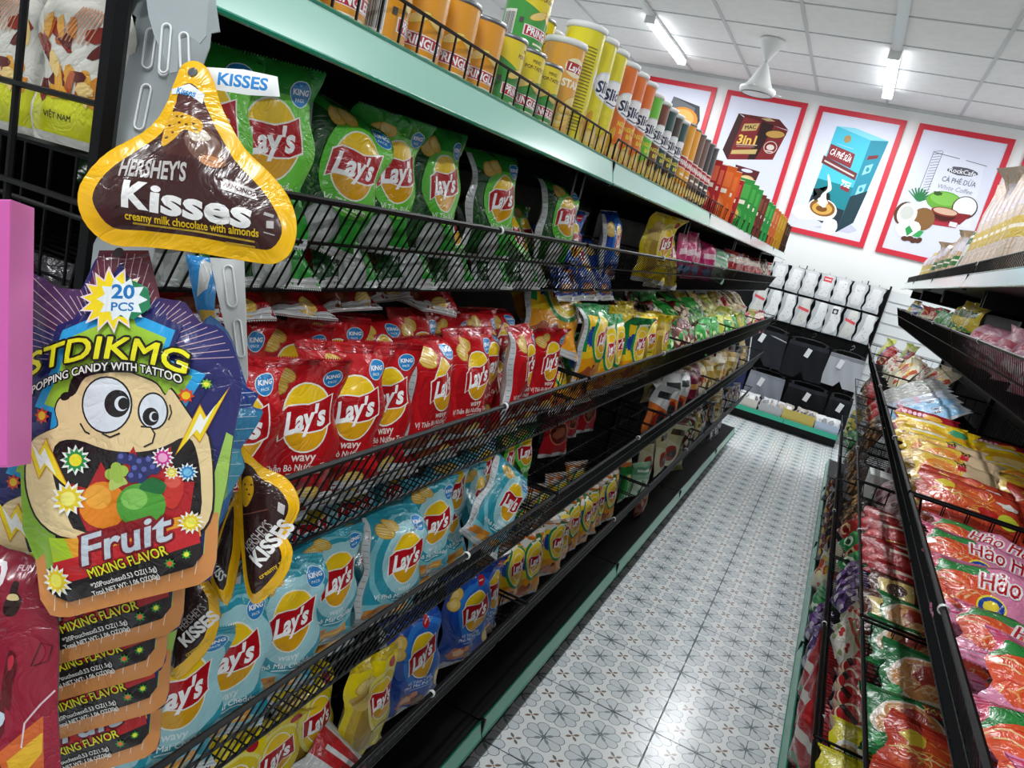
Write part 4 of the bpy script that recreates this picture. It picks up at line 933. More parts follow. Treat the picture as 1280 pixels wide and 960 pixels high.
# ------------------------------------------------------------------ canned chips and boxes on the left top shelf
def can_mesh(art, base, r_, h_):
    NU, NV = 28, 2; g = np.zeros((NU+1, NV+1, 3))
    for i in range(NU+1):
        ph = (i/NU-.5)*2*PI
        for j in range(NV+1): g[i, j] = (r_*math.cos(ph), r_*math.sin(ph), h_*j/NV)
    return draped('chip_can', g, art, base, mat_=CANM)
def barcode(a, x, y, w_, h_, seed=1):
    a.poly(rect(x, y, x+w_, y+h_), '#e6e4dc'); r = random.Random(seed); q = x+w_*.06
    while q < x+w_*.92:
        d = w_*r.uniform(.015, .05); a.poly(rect(q, y+h_*.1, min(q+d, x+w_*.94), y+h_*.9), '#2a2a2a'); q += d+w_*r.uniform(.02, .05)
def can_art(kind, r_, h_):
    W = 2*PI*r_; a = Art(W, h_); c = W/2
    if kind.startswith('pr_'):
        sub = kind[3:]; top = {'gold': '#e8a21c', 'green': '#e8d020', 'yellow': '#e8d020', 'brown': '#6a4a40', 'dark': '#2c2a30', 'orange': '#eea22a', 'red': '#b8242c'}[sub]
        if sub in ('green', 'yellow'): a.poly([(c-W*.22, h_*.97), (c-W*.20, h_*.70), (c-W*.02, h_*.55), (c+W*.2, h_*.62), (c+W*.24, h_*.97)], top); a.text('MIND', c+W*.02, h_*.86, h_*.07, '#6a4a10', .02); a.text('POP-TASTIC', c+W*.02, h_*.77, h_*.075, '#6a3a10', .03)
        u = 0 if h_ < .15 else h_*.22
        a.poly([(c-W*.15, h_*.36+u), (c+W*.16, h_*.33+u), (c+W*.16, h_*.17+u), (c-W*.15, h_*.20+u)], '#f2e8e4'); a.poly([(c-W*.14, h_*.345+u), (c+W*.15, h_*.315+u), (c+W*.15, h_*.18+u), (c-W*.14, h_*.21+u)], '#b8202c')
        a.text('PRINGLES', c+W*.005, h_*.262+u, h_*.15 if u == 0 else h_*.09, '#ffffff', .03, rot=-.08, fit=W*.26); a.line([(c-W*.06, h_*.11+u), (c+W*.10, h_*.10+u)], h_*.03, '#f4ecd8')
        chip(a, c-W*.05, h_*.52-u*1.7, W*.08, h_*.06, .4, c='#f0cf6a'); chip(a, c+W*.06, h_*.50-u*1.6, W*.07, h_*.055, -.4, c='#e6bd55')
        barcode(a, c-W*.33, h_*.12, W*.11, h_*.42); a.poly(rect(c-W*.19, h_*.36, c-W*.16, h_*.44), '#4a4a44')
        barcode(a, c+W*.25, h_*.12, W*.11, h_*.42, 3)
    elif kind == 'stax':
        a.poly(ell(c, h_*.74, W*.10, h_*.10), '#f2e6c0'); a.poly(rect(c-W*.085, h_*.69, c+W*.085, h_*.79), '#b3141d'); a.text("Lay's", c, h_*.74, h_*.10, '#ffffff', .03, shear=.2); a.text('STAX', c, h_*.57, h_*.11, '#fbf3e0', .04, fit=W*.2)
        for q in range(4): chip(a, c-W*.03+W*.03*q, h_*(.16+.08*q), W*.11, h_*.06, .3, c='#eec24e')
    else:
        dk = {'sl_yellow': '#dca41c', 'sl_orange': '#e8b41c', 'sl_green': '#e8dc7a', 'sl_brown': '#e8c48a', 'sl_teal': '#e0a03a', 'sl_dark': '#e88a2a'}[kind]
        a.poly(blob(c, h_*.60, W*.17, h_*.135, 4, 16, .06), '#dfe0e8'); a.poly(blob(c, h_*.60, W*.155, h_*.12, 4, 16, .06), '#f5f5f8'); a.text('Slide', c, h_*.60, h_*.14, '#1c2450', .035, shear=.15, rot=.12, fit=W*.27); a.line([(c-W*.09, h_*.515), (c, h_*.50), (c+W*.10, h_*.525)], h_*.012, '#1c2450')
        a.text('NGUYÊN', c, h_*.41, h_*.065, '#f6e23a', .03, fit=W*.2); a.text('BẢN', c, h_*.34, h_*.065, '#f6e23a', .03)
        for q in range(3): chip(a, c-W*.09+W*.09*q, h_*(.12+.04*(q % 2)), W*.07, h_*.09, .8-q*.5, c='#f0c84a')
        a.poly(smooth_poly([(c-W*.16, h_*.1), (c-W*.10, h_*.3), (c-W*.13, h_*.36), (c-W*.2, h_*.2)]), dk)
        for q in range(26): a.line([(c-W*.36, h_*(.12+.028*q)), (c-W*.22, h_*(.12+.028*q))], h_*.010, '#8a7a10' if kind == 'sl_yellow' else '#f0d8a0')
        barcode(a, c+W*.28, h_*.08, W*.1, h_*.14, 5)
    return a
CANC = {'pr_gold': '#e59a1c', 'pr_green': '#3f9a3c', 'pr_yellow': '#e0c41c', 'pr_brown': '#6f5148', 'pr_dark': '#35333a', 'pr_orange': '#eda428', 'pr_red': '#d2402c', 'stax': '#e8a63c', 'sl_yellow': '#e6d81c', 'sl_orange': '#e8731c', 'sl_green': '#6cc832', 'sl_brown': '#7a3a22', 'sl_teal': '#1d4a46', 'sl_dark': '#3a2c24'}
CAND = {'pr_gold': 'short golden orange chip can', 'pr_green': 'short green chip can', 'pr_yellow': 'yellow chip can', 'pr_brown': 'brown chip can', 'pr_dark': 'charcoal chip can', 'pr_orange': 'tall orange chip can', 'pr_red': 'red chip can', 'stax': 'medium golden chip can', 'sl_yellow': 'tall yellow chip can', 'sl_orange': 'tall bright orange chip can', 'sl_green': 'tall lime green chip can', 'sl_brown': 'tall brown chip can', 'sl_teal': 'tall dark teal chip can', 'sl_dark': 'tall dark chip can'}
CANK = {}
def can(kind, y, x=-.602, z=SHELF_Z, h_=.205, r_=.038, yaw=12, where='on the left top shelf'):
    k = (kind, h_, r_)
    if k not in CANK:
        body = can_mesh(can_art(kind, r_, h_), CANC[kind], r_, h_)
        m = MB(); m.lathe([(r_+.0003, 0), (r_+.0016, .0015), (r_+.0016, .004), (r_+.0002, .006)], 28); rim = m.mesh('base_rim', CHROME, True)
        m = MB()
        if kind.startswith('pr_'): m.lathe([(r_+.0004, h_-.004), (r_+.0015, h_-.002), (r_+.0015, h_+.002), (r_-.001, h_+.0025), (r_-.002, h_), (.0005, h_)], 28); lid = m.mesh('lid', CHROME, True)
        else: m.lathe([(r_+.0006, h_-.008), (r_+.0028, h_-.006), (r_+.0028, h_+.002), (r_+.001, h_+.003), (r_-.003, h_+.001), (.0005, h_+.001)], 28); lid = m.mesh('lid', WHITEPL, True)
        CANK[k] = (body, [('lid', lid), ('base_rim', rim)])
    o = obj('chip_can', CANK[k][0], None, (x, y, z), (0, 0, -D(yaw)))
    for nm, me in CANK[k][1]: obj(nm, me, o)
    return reg(o, CAND[kind], where, 'can')
for i, y in enumerate((.56, .642, .724, .806, .888, .97, 1.052)): can('pr_gold', y, h_=.105, yaw=(30, 75, 20, -40, 35, 28, 32)[i])
for i, y in enumerate((1.132, 1.212, 1.292)): can('pr_green', y, h_=.105, yaw=(-10, 30, 36)[i])
can('pr_green', 1.235, x=-.625, z=SHELF_Z+.1095, h_=.105, yaw=10, where='stacked on the left top shelf')
can('stax', 1.372, h_=.165, yaw=20); can('pr_yellow', 1.41, x=-.69, h_=.205, yaw=30)
for i, y in enumerate((1.452, 1.53, 1.608)): can('sl_yellow', y, h_=.215, yaw=(-60, -5, 12)[i])
for i, y in enumerate((1.70, 1.782, 1.866)): can('sl_orange', y, h_=.213, yaw=(0, 16, 12)[i])
for kd, y in (('sl_green', 1.95), ('sl_brown', 2.032), ('sl_teal', 2.114), ('sl_dark', 2.196), ('sl_teal', 2.278)): can(kd, y, h_=.205)
for kd, y in (('pr_orange', 2.375), ('pr_orange', 2.456), ('pr_brown', 2.54), ('pr_brown', 2.622), ('pr_dark', 2.706), ('pr_dark', 2.79)): can(kd, y, h_=.215)
for kd, y in (('sl_yellow', 1.49), ('sl_orange', 1.60), ('sl_orange', 1.70), ('sl_orange', 1.80), ('sl_green', 1.92), ('sl_dark', 2.05), ('pr_orange', 2.3), ('pr_brown', 2.5), ('pr_dark', 2.7)): can(kd, y, x=-.705, h_=.205, where='in the left top shelf back row')
def box_art(w_, h_, c1, c2, c3, word=None):
    a = Art(w_, h_); a.poly(rect(w_*.08, h_*.62, w_*.92, h_*.9), c2); a.poly(ell(w_*.5, h_*.28, w_*.36, h_*.18), c2); a.poly(ell(w_*.5, h_*.28, w_*.26, h_*.12), c3); a.poly(rect(w_*.15, h_*.50, w_*.85, h_*.58), '#f2ead8')
    if word: a.text(word, w_*.5, h_*.76, h_*.12, '#ffffff', .02, fit=w_*.6)
    return a
def snack_box(x, y, z, w_, d_, h_, cols, desc, where, yaw=30):
    k = ('box', w_, d_, h_, cols)
    if k not in CANK:
        m = MB(); m.box((-d_, -w_/2, 0), (0, w_/2, h_), 0, srgb(cols[0])); body = m.mesh('snack_box', PAPER)
        g = np.zeros((2, 2, 3)); g[1, :, 1] = w_; g[:, 1, 2] = h_; g[:, :, 1] -= w_/2
        fr = draped('front_print', g, box_art(w_, h_, *cols), mat_=PAPER, off=.0004, step=.0001)
        g2 = np.zeros((2, 2, 3)); g2[1, :, 0] = d_; g2[:, 1, 2] = h_; g2[:, :, 0] -= d_; g2[:, :, 1] = -w_/2
        a2 = Art(d_, h_); a2.poly(rect(d_*.1, h_*.1, d_*.9, h_*.9), cols[1])
        sd = draped('side_print', g2, a2, mat_=PAPER, off=.0004, step=.0001)
        m = MB(); m.box((-d_-.0003, -w_/2-.0003, h_), (.0003, w_/2+.0003, h_+.002), 0, srgb('#efe6cc')); lid = m.mesh('top_flap', PAPER)
        CANK[k] = (body, [('front_print', fr), ('side_print', sd), ('top_flap', lid)])
    o = obj('snack_box', CANK[k][0], None, (x, y, z), (0, 0, -D(yaw)))
    for nm, me in CANK[k][1]: obj(nm, me, o)
    return reg(o, desc, where, 'box')
TL = 'on the left top shelf'
BOXES = [((2.89, 3.0), .08, .19, ('#b8242c', '#e86a4a', '#f2d0a0'), 'red snack box'), ((3.13, 3.27), .11, .205, ('#e2641c', '#ee7a3a', '#f2a05a'), 'orange snack box'), ((3.42,), .10, .19, ('#a8202a', '#d85040', '#f0c8a0'), 'dark red snack box'),
 ((3.62, 3.80, 3.98), .125, .22, ('#2f8f3c', '#4aa84a', '#e0bc5a'), 'green biscuit stick box'), ((4.17, 4.33), .12, .215, ('#6a2e26', '#8a4a3a', '#d8a868'), 'brown biscuit stick box'), ((4.52, 4.69), .12, .215, ('#2f9a4a', '#5ab85a', '#e8c860'), 'bright green biscuit box'),
 ((4.88, 5.05), .12, .215, ('#e2703c', '#f09a6a', '#e8c0a0'), 'salmon orange biscuit box'), ((5.22, 5.40, 5.57), .12, .215, ('#e0a82c', '#ecc860', '#b87a2a'), 'mustard yellow biscuit box'), ((5.74, 5.90, 6.06), .11, .20, ('#5c3a30', '#8a6a52', '#c8a880'), 'dark brown biscuit box')]
for ys_, w_, h_, cols, ds in BOXES:
    for y in ys_: snack_box(-.592, y-.02, SHELF_Z, w_, .045, h_, cols, ds, TL, 62)
for k_, (ys_, w_, h_, cols, ds) in enumerate(BOXES[1:]):
    for y in ys_[:2]: snack_box(-.71, y+.02, SHELF_Z, w_, .045, h_, cols, ds, 'in the left top shelf back row', 62)

# ------------------------------------------------------------------ right side: noodle packs and sweets
GENS.update({
 'pink_snack': ('ball', .16, .15, .07, ('#e09ab4', '#ecc0d0', '#d0486a', '#f4dce4'), 21),
 'yellow_green_bag': ('split', .15, .20, .05, ('#dcc428', '#3f8a3a', '#f0e27a', '#2c5a2a'), 22),
 'green_tea_bag': ('ball', .14, .17, .05, ('#2a9a48', '#7ac87a', '#e8e8d0', '#c83a2a'), 23),
 'red_tea_bag': ('ball', .13, .16, .05, ('#c02a2c', '#e8a05a', '#f2e2c8', '#7a1a1a'), 24),
 'blue_wipe_pack': ('band', .14, .14, .05, ('#3a7ac0', '#e8eef4', '#9ac0e0', '#e8b0c0'), 25),
 'rice_noodle_pack': ('noodle', .20, .42, .05, ('#d9c6b8', '#e6d6c8', '#c9a87a', '#d2b44a'), 26),
 'vermicelli_pack': ('noodle', .16, .27, .06, ('#d8b894', '#e8d0b0', '#b8946a', '#3f7a3a'), 27),
 'green_white_pack': ('band', .14, .30, .05, ('#e4e6e0', '#2f6a3c', '#8a9a8a', '#f4f4f0'), 28),
 'yellow_vermicelli': ('noodle', .15, .24, .06, ('#dcc87a', '#e8dca0', '#b8a040', '#d8c020'), 29),
 'mochi_pack': ('ball', .12, .10, .045, ('#b8222c', '#e8dcc0', '#2a1a1c', '#e8c8a0'), 30),
 'milk_candy': ('window', .12, .12, .045, ('#dcd8c0', '#f0ece0', '#b83a3a', '#9aa86a'), 31),
 'red_sweet': ('band', .14, .13, .05, ('#b01a22', '#c83a3a', '#e8c890', '#7a0f18'), 32),
 'violet_sweet': ('pieces', .12, .12, .045, ('#4a2a6a', '#8a6aa8', '#d8cfe0', '#2a1a3a'), 33),
 'green_sweet': ('band', .14, .12, .04, ('#1f8a44', '#48b85e', '#e0f0d8', '#126032'), 34),
 'pink_clear': ('pieces', .14, .14, .05, ('#c8a8b0', '#8a5a6a', '#e0d0d4', '#6a3a4a'), 35),
 'brown_clear': ('pieces', .14, .16, .05, ('#5a4030', '#a8744a', '#2a201a', '#c8a070'), 36),
 'red_foil_bag': ('ball', .17, .23, .06, ('#b01c26', '#c8343a', '#e8e0d8', '#2c8a3c'), 37),
})
DESC.update({'pink_snack': 'pink puffed snack bag', 'yellow_green_bag': 'yellow and green tea bag', 'green_tea_bag': 'bright green tea pouch', 'red_tea_bag': 'red tea pouch', 'blue_wipe_pack': 'blue and white tissue pack', 'rice_noodle_pack': 'tall clear rice noodle pack', 'vermicelli_pack': 'clear vermicelli pack', 'green_white_pack': 'green and white noodle pack', 'yellow_vermicelli': 'yellow vermicelli pack', 'mochi_pack': 'red and cream rice cake pack', 'milk_candy': 'cream and red candy pack', 'red_sweet': 'red foil sweet pack', 'violet_sweet': 'violet sweet pack', 'green_sweet': 'green sweet pack', 'pink_clear': 'clear bag of pink sweets', 'brown_clear': 'clear bag of brown sweets', 'red_foil_bag': 'red foil snack bag'})
_ga = gen_art
def gen_art(style, w_, h_, cols, seed):
    if style != 'noodle': return _ga(style, w_, h_, cols, seed)
    a = Art(w_, h_); r = random.Random(seed)
    for q in range(22): x = w_*(.08+.84*q/21); a.line([(x+r.uniform(-.004, .004), h_*.08), (x+r.uniform(-.004, .004), h_*.5), (x+r.uniform(-.005, .005), h_*.93)], w_*.022, r.choice([cols[1], cols[2], cols[0]]))
    a.poly([(w_*.1, h_*.30), (w_*.75, h_*.34), (w_*.75, h_*.52), (w_*.1, h_*.47)], cols[3]); a.poly(rect(w_*.15, h_*.58, w_*.5, h_*.85), '#e6dde6'); a.line([(w_*.2, h_*.40), (w_*.65, h_*.43)], h_*.03, '#f4ecd8')
    a.poly(blob(w_*.65, h_*.75, w_*.12, h_*.08, 3), cols[3])
    return a
def rtop(kd, y, x, yaw, lean=-.15, roll=0):
    o = place(gen_kit(kd, R4_.randrange(3)), kd if 'pack' in kd else kd+'_pack', x, y, SHELF_Z+.002, D(yaw), lean, roll, True); reg(o, DESC[kd], 'on the right top shelf', 'noodle pack')
for i, y in enumerate((2.78, 2.9, 3.02, 3.14, 3.28, 3.42, 3.56)): rtop('rice_noodle_pack', y, .40, 30, -.1, .06)
for i, y in enumerate((3.84, 4.0)): rtop('green_white_pack', y, .40, 30, -.12, -.1)
for i, y in enumerate((4.2, 4.36, 4.52, 4.68, 4.84, 5.0, 5.16, 5.32)): rtop('vermicelli_pack', y, .395+.02*(i % 2), 28)
for i, y in enumerate((5.55, 5.7, 5.85, 6.0)): rtop('yellow_vermicelli', y, .395, 25)
def rrow(kd, lv, k, ys, xs=(.39,), lean=-.12, dz=0., yaw=15, cat='snack bag'):
    for y in ys:
        for x in xs:
            o = place(gen_kit(kd, R4_.randrange(4)), kd if kd.endswith(('bag', 'pack')) else kd+'_bag', x+R4_.uniform(-.015, .015), y, RLEVEL[lv][1]-RLEVEL[lv][2]+.003+dz, D(yaw+R4_.uniform(-12, 12)), lean+R4_.uniform(-.1, .1), R4_.uniform(-.12, .12), True)
            reg(o, DESC[kd], PL(lv, k, 'right'), cat)
rrow('pink_snack', 1, 1, (1.75, 1.92, 2.09, 2.26, 2.44, 2.62, 2.78), (.40,), -.35, .03); 
rrow('yellow_green_bag', 1, 2, (2.95, 3.1, 3.24, 3.4), (.395,), -.1, .02); rrow('green_tea_bag', 1, 2, (3.6, 3.74, 3.88, 4.0), (.39,)); rrow('red_tea_bag', 1, 3, (4.18, 4.32, 4.46, 4.6), (.39,), -.1, .02)
rrow('green_tea_bag', 1, 3, (4.8, 4.95, 5.1), (.39,)); rrow('blue_wipe_pack', 1, 4, (5.36, 5.5, 5.66, 5.82), (.39,), -.1, .03, cat='tissue pack'); rrow('yellow_green_bag', 1, 4, (6.0, 6.12), (.39,))

# noodle packs lie flat, their print upwards
def nood_art(kind):
    w_, h_ = .20, .15; a = Art(w_, h_); W, H_ = w_, h_; r = random.Random(kind)
    def noodles(cx, cy, rx, ry, cols, n=26):
        a.poly(blob(cx, cy, rx, ry, len(kind), 14, .12), cols[0])
        for q in range(n):
            t = r.uniform(0, PI); x, y = cx+r.uniform(-.75, .75)*rx, cy+r.uniform(-.7, .7)*ry; L = rx*.35
            a.line([(x-L*math.cos(t), y-L*math.sin(t)*.6), (x+L*.2*math.sin(t), y+L*.25), (x+L*math.cos(t), y+L*math.sin(t)*.6)], H_*.016, r.choice(cols[1:]))
    if kind == 'pink':
        a.poly([(0, H_*.5), (W*.38, H_*.95), (W*.4, H_), (0, H_)], '#d8456a'); a.poly([(0, H_*.66), (W*.12, H_*.58), (W*.42, H_*.80), (W*.40, H_*.94), (W*.06, H_*.88)], '#2f8a40')
        noodles(W*.20, H_*.46, W*.20, H_*.30, ('#e8552a', '#f2a05a', '#f6c690', '#e23c22', '#f07a3a'))
        a.poly(ell(W*.37, H_*.25, W*.10, H_*.15), '#f2e23a'); a.poly(ell(W*.37, H_*.25, W*.088, H_*.125), '#2448a0'); a.poly(blob(W*.37, H_*.25, W*.05, H_*.07, 5, 8), '#f2d83a')
        a.outlined('Hảo Hảo', W*.63, H_*.60, H_*.44, '#b81424', '#fbf2f4', H_*.022, .01, shear=.25, rot=-.10, fit=W*.60)
        a.poly(rect(0, H_*.0, W, H_*.10), '#d9a8c4')
        for q in range(40): a.poly(ell(W*r.random(), H_*.1*r.random(), H_*.008, n=5), '#a86a98')
        a.line([(0, H_*.105), (W, H_*.105)], H_*.012, '#c82a6a'); base = '#e58cb0'
    elif kind == 'green':
        a.poly([(W*.5, 0), (W, 0), (W, H_), (W*.62, H_)], '#12502c'); a.poly(ell(W*.35, H_*.45, W*.30, H_*.38), '#e8dcc8'); noodles(W*.35, H_*.47, W*.26, H_*.30, ('#d89a5a', '#e8c08a', '#c8744a', '#b8442a', '#efd0a0'))
        a.poly(blob(W*.38, H_*.55, W*.12, H_*.14, 5), '#a83a26'); a.poly(rect(W*.50, H_*.70, W*.66, H_*.92), '#a82028'); a.text('XỐT', W*.58, H_*.81, H_*.12, '#f2dc7a', .03)
        a.text('Omachi', W*.80, H_*.45, H_*.24, '#eef2ee', .03, shear=.25, rot=1.2); a.poly(blob(W*.12, H_*.2, W*.08, H_*.1, 4), '#3fa85a'); base = '#1d7a40'
    elif kind == 'orange':
        noodles(W*.42, H_*.48, W*.36, H_*.38, ('#d8552a', '#f0a03a', '#f2c05a', '#c83a20', '#efd68a')); a.poly(blob(W*.2, H_*.7, W*.1, H_*.1, 3), '#e8cf3a'); a.poly(blob(W*.62, H_*.3, W*.09, H_*.1, 6), '#c02a22')
        a.poly(blob(W*.82, H_*.64, W*.11, H_*.09, 9, 12, .3), '#f4ece4'); a.poly(ell(W*.82, H_*.28, W*.10, H_*.14), '#c8d03a'); base = '#c8402a'
    elif kind == 'tan':
        a.poly([(0, 0), (W*.5, 0), (W*.62, H_), (0, H_)], '#e8c03a'); noodles(W*.3, H_*.45, W*.24, H_*.32, ('#e88a2a', '#f6c868', '#f2e0a0', '#d8641c')); a.poly(rect(W*.5, H_*.55, W*.6, H_*.75), '#c8202a'); a.line([(W*.48, H_*.88), (W*.56, H_*.78), (W*.53, H_*.70)], H_*.03, '#2a2024'); a.line([(W*.50, H_*.78), (W*.62, H_*.84)], H_*.03, '#2a2024'); a.line([(W*.58, H_*.90), (W*.60, H_*.72)], H_*.025, '#2a2024'); a.line([(W*.62, H_*.3), (W*.9, H_*.35)], H_*.12, '#d8609a'); base = '#dcc09a'
    elif kind == 'bread':
        a.poly(rect(0, H_*.35, W, H_*.6), '#d8a020'); a.poly(blob(W*.45, H_*.28, W*.25, H_*.18, 4), '#e8c878'); a.poly(blob(W*.75, H_*.7, W*.14, H_*.12, 5), '#3f9a6a'); a.line([(W*.1, H_*.8), (W*.55, H_*.84)], H_*.12, '#f0ead8'); a.poly(blob(W*.3, H_*.15, W*.2, H_*.06, 8), '#a83a1c'); base = '#ecc81c'
    elif kind == 'yum':
        a.poly(rect(0, H_*.2, W, H_*.45), '#f0d8c0'); a.poly(blob(W*.6, H_*.65, W*.16, H_*.15, 4), '#e8b03a'); [a.poly(ell(W*(.14+.075*q), H_*.72, W*.032, H_*.09), '#f0c8d8') for q in range(5)]; a.poly(blob(W*.8, H_*.3, W*.08, H_*.1, 6), '#4aa04a'); base = '#a81c2a'
    elif kind == 'cung':
        a.text('CUNG', W*.62, H_*.70, H_*.30, '#3a3008', .02, rot=.0); a.text('ĐÌNH', W*.62, H_*.34, H_*.30, '#3a3008', .02); a.poly(ell(W*.2, H_*.4, W*.17, H_*.26), '#e8e4d8'); a.poly(ell(W*.2, H_*.4, W*.13, H_*.19), '#c8a05a'); a.poly(blob(W*.2, H_*.42, W*.07, H_*.09, 5), '#4a8a3a'); base = '#ddd01e'
    elif kind == 'redpack':
        a.poly([(0, H_*.3), (W, H_*.45), (W, H_*.62), (0, H_*.5)], '#c83038'); a.line([(W*.2, H_*.7), (W*.8, H_*.78)], H_*.1, '#e8d8c8'); a.poly(blob(W*.5, H_*.2, W*.2, H_*.1, 4), '#e0b060'); base = '#a8161f'
    elif kind == 'coffee':
        a.poly(rect(W*.1, H_*.3, W*.5, H_*.8), '#d8c070'); a.poly(ell(W*.3, H_*.55, W*.12, H_*.16), '#4a2a18'); a.poly(rect(W*.55, H_*.4, W*.9, H_*.7), '#8a2424'); base = '#5a2a1a'
    return a, base
NK = {}
def nood_kit(kind, v):
    if (kind, v) not in NK:
        if kind not in NK: NK[kind] = nood_art(kind)
        a, b = NK[kind]; F, Bk = pouch_grids(a.w, a.h, .04, v*11+len(kind), 12, 10, seal=.05, wr=1.3)
        NK[(kind, v)] = (draped(kind, F, a, b, Bk, b, FILMS), [('end_seal', seal_mesh(F, Bk, True, b, 'end_seal')), ('end_seal', seal_mesh(F, Bk, False, b, 'end_seal'))])
    return NK[(kind, v)]
ND = {'pink': 'pink instant noodle pack', 'green': 'green instant noodle pack', 'orange': 'orange instant noodle pack', 'tan': 'tan and yellow noodle pack', 'bread': 'yellow bread pack', 'yum': 'dark red noodle pack', 'cung': 'yellow black-lettered noodle pack', 'redpack': 'red foil noodle pack', 'coffee': 'brown coffee sachet pack'}
def npack(kind, lv, k, x, y, dz, yaw=0, tilt=.3, roll=0., desc=None):
    o = place_flat(nood_kit(kind, R4_.randrange(3)), 'noodle_pack', x, y, RLEVEL[lv][1]-RLEVEL[lv][2]+dz, yaw, tilt, roll)
    reg(o, desc or ND[kind], PL(lv, k, 'right'), 'noodle pack')
def shingle(kind, lv, y0, y1, step, xs, dz=.085, tilt=.34, under=True):
    y = y0
    while y < y1:
        k = next((i for i, (a, b) in enumerate(BAYS) if a <= y+.05 < b), 4)
        for x in xs: npack(kind, lv, k, x+R4_.uniform(-.012, .012), y+R4_.uniform(-.012, .012), dz+R4_.uniform(-.008, .012), R4_.uniform(-.16, .16), tilt+R4_.uniform(-.1, .1), R4_.uniform(-.08, .08))
        y += step
    y = y0+.02
    while under and y < y1:
        k = next((i for i, (a, b) in enumerate(BAYS) if a <= y+.05 < b), 4)
        for x in xs:
            for q in (.022, .062): npack(kind, lv, k, x+.035, y, q, R4_.uniform(-.05, .05), .02, 0, 'lower '+ND[kind])
        y += .165
shingle('pink', 2, .58, 1.58, .148, (.345, .55), .085, .24); shingle('orange', 2, 1.66, 1.95, .10, (.345, .55)); shingle('tan', 2, 1.98, 2.28, .10, (.345, .55), .09); shingle('bread', 2, 2.33, 2.56, .11, (.345, .55), .085); shingle('yum', 2, 2.62, 2.72, .09, (.345, .55), .08)
shingle('orange', 3, 1.02, 1.2, .13, (.345, .545), .06); shingle('green', 3, 1.27, 1.72, .145, (.345, .545), .065); shingle('coffee', 3, 1.74, 1.88, .1, (.345, .545), .06); shingle('redpack', 3, 1.92, 2.5, .14, (.345, .545), .06)
shingle('cung', 4, 1.46, 1.68, .12, (.345, .545), .07, .45)
rrow('mochi_pack', 4, 1, (1.74, 1.82, 1.90, 1.99, 2.08), (.275, .385), -.5, .045); rrow('milk_candy', 4, 1, (2.18, 2.27, 2.36, 2.46), (.275, .385), -.5, .045); rrow('violet_sweet', 4, 1, (2.57, 2.67, 2.77), (.275, .385), -.5, .045)
rrow('green_sweet', 4, 2, (2.95, 3.2), (.275, .385), -.6, .05); rrow('red_sweet', 4, 2, (3.05, 3.35), (.275, .385), -.6, .05); rrow('brown_clear', 4, 2, (3.5, 3.65, 3.8, 3.95), (.29, .41), -.6, .02); rrow('brown_clear', 4, 3, (4.15, 4.3, 4.5, 4.7, 4.9, 5.1), (.30,), -.3, .02); rrow('green_sweet', 4, 4, (5.4, 5.6), (.30,), -.3, .02); rrow('yellow_green_bag', 4, 4, (5.75, 5.9, 6.05), (.30,), -.1, .02)
rrow('pink_clear', 3, 1, (2.58, 2.70), (.30, .44), -.7, .03); rrow('pink_clear', 3, 2, (2.93, 3.05), (.32,), -.7, .03); rrow('maroon_snack', 3, 2, (3.5, 3.7), (.40,), -.3); rrow('brown_clear', 3, 3, (4.2, 4.4, 4.6), (.30, .45), -.4); rrow('red_sweet', 3, 3, (4.8, 5.0), (.30,), -.5, .04); rrow('red_sweet', 3, 4, (5.4, 5.6, 5.8), (.30,), -.2, .04); rrow('dark_mix', 3, 4, (5.95, 6.08), (.30,), -.2, .04)
# folded towel packs in clear film, second basket of the third and fourth right bay
def towel_art(c1, c2, c3):
    a = Art(.12, .26); a.poly(rect(.01, .02, .11, .24), c1); a.poly(rect(.01, .115, .11, .13), c2); a.poly(rect(.045, .15, .078, .185), c3); a.line([(.02, .06), (.10, .06)], .01, c2); return a
for nm, cols, ys, ds in (('towel_pack', ('#7fb2d8', '#a8cbe4', '#2a3a4a'), (2.93, 3.06, 3.19), 'light blue towel pack'), ('towel_pack', ('#aab4c4', '#c89ab0', '#e6e8ec'), (3.32, 3.44), 'grey and pink towel pack'), ('towel_pack', ('#9a9e98', '#b8bcb4', '#3a3c3a'), (3.56, 3.68, 3.80, 3.92), 'grey towel pack')):
    a = towel_art(*cols); F, Bk = pouch_grids(.12, .26, .05, len(ds), 8, 12, seal=.05, wr=.8); me = draped(nm, F, a, '#c4ccd0', Bk, '#b4bcc0', FILMS)
    for y in ys:
        o = place((me, []), nm, .27, y, RLEVEL[2][1]-.09, D(20), -1.02, R4_.uniform(-.1, .1), True); reg(o, ds, PL(2, 2, 'right'), 'towel')
rrow('yellow_pouch', 2, 3, (4.16, 4.3, 4.44), (.31, .46), -.5, .06); rrow('milk_candy', 2, 3, (4.6, 4.75, 4.9, 5.05, 5.17), (.31, .46), -.5, .06); rrow('red_sweet', 2, 4, (5.38, 5.5, 5.62), (.31, .46), -.4, .06); rrow('violet_sweet', 2, 4, (5.74, 5.86), (.31, .46), -.4, .06); rrow('lime_candy', 2, 4, (5.98, 6.1), (.31, .46), -.3, .06)
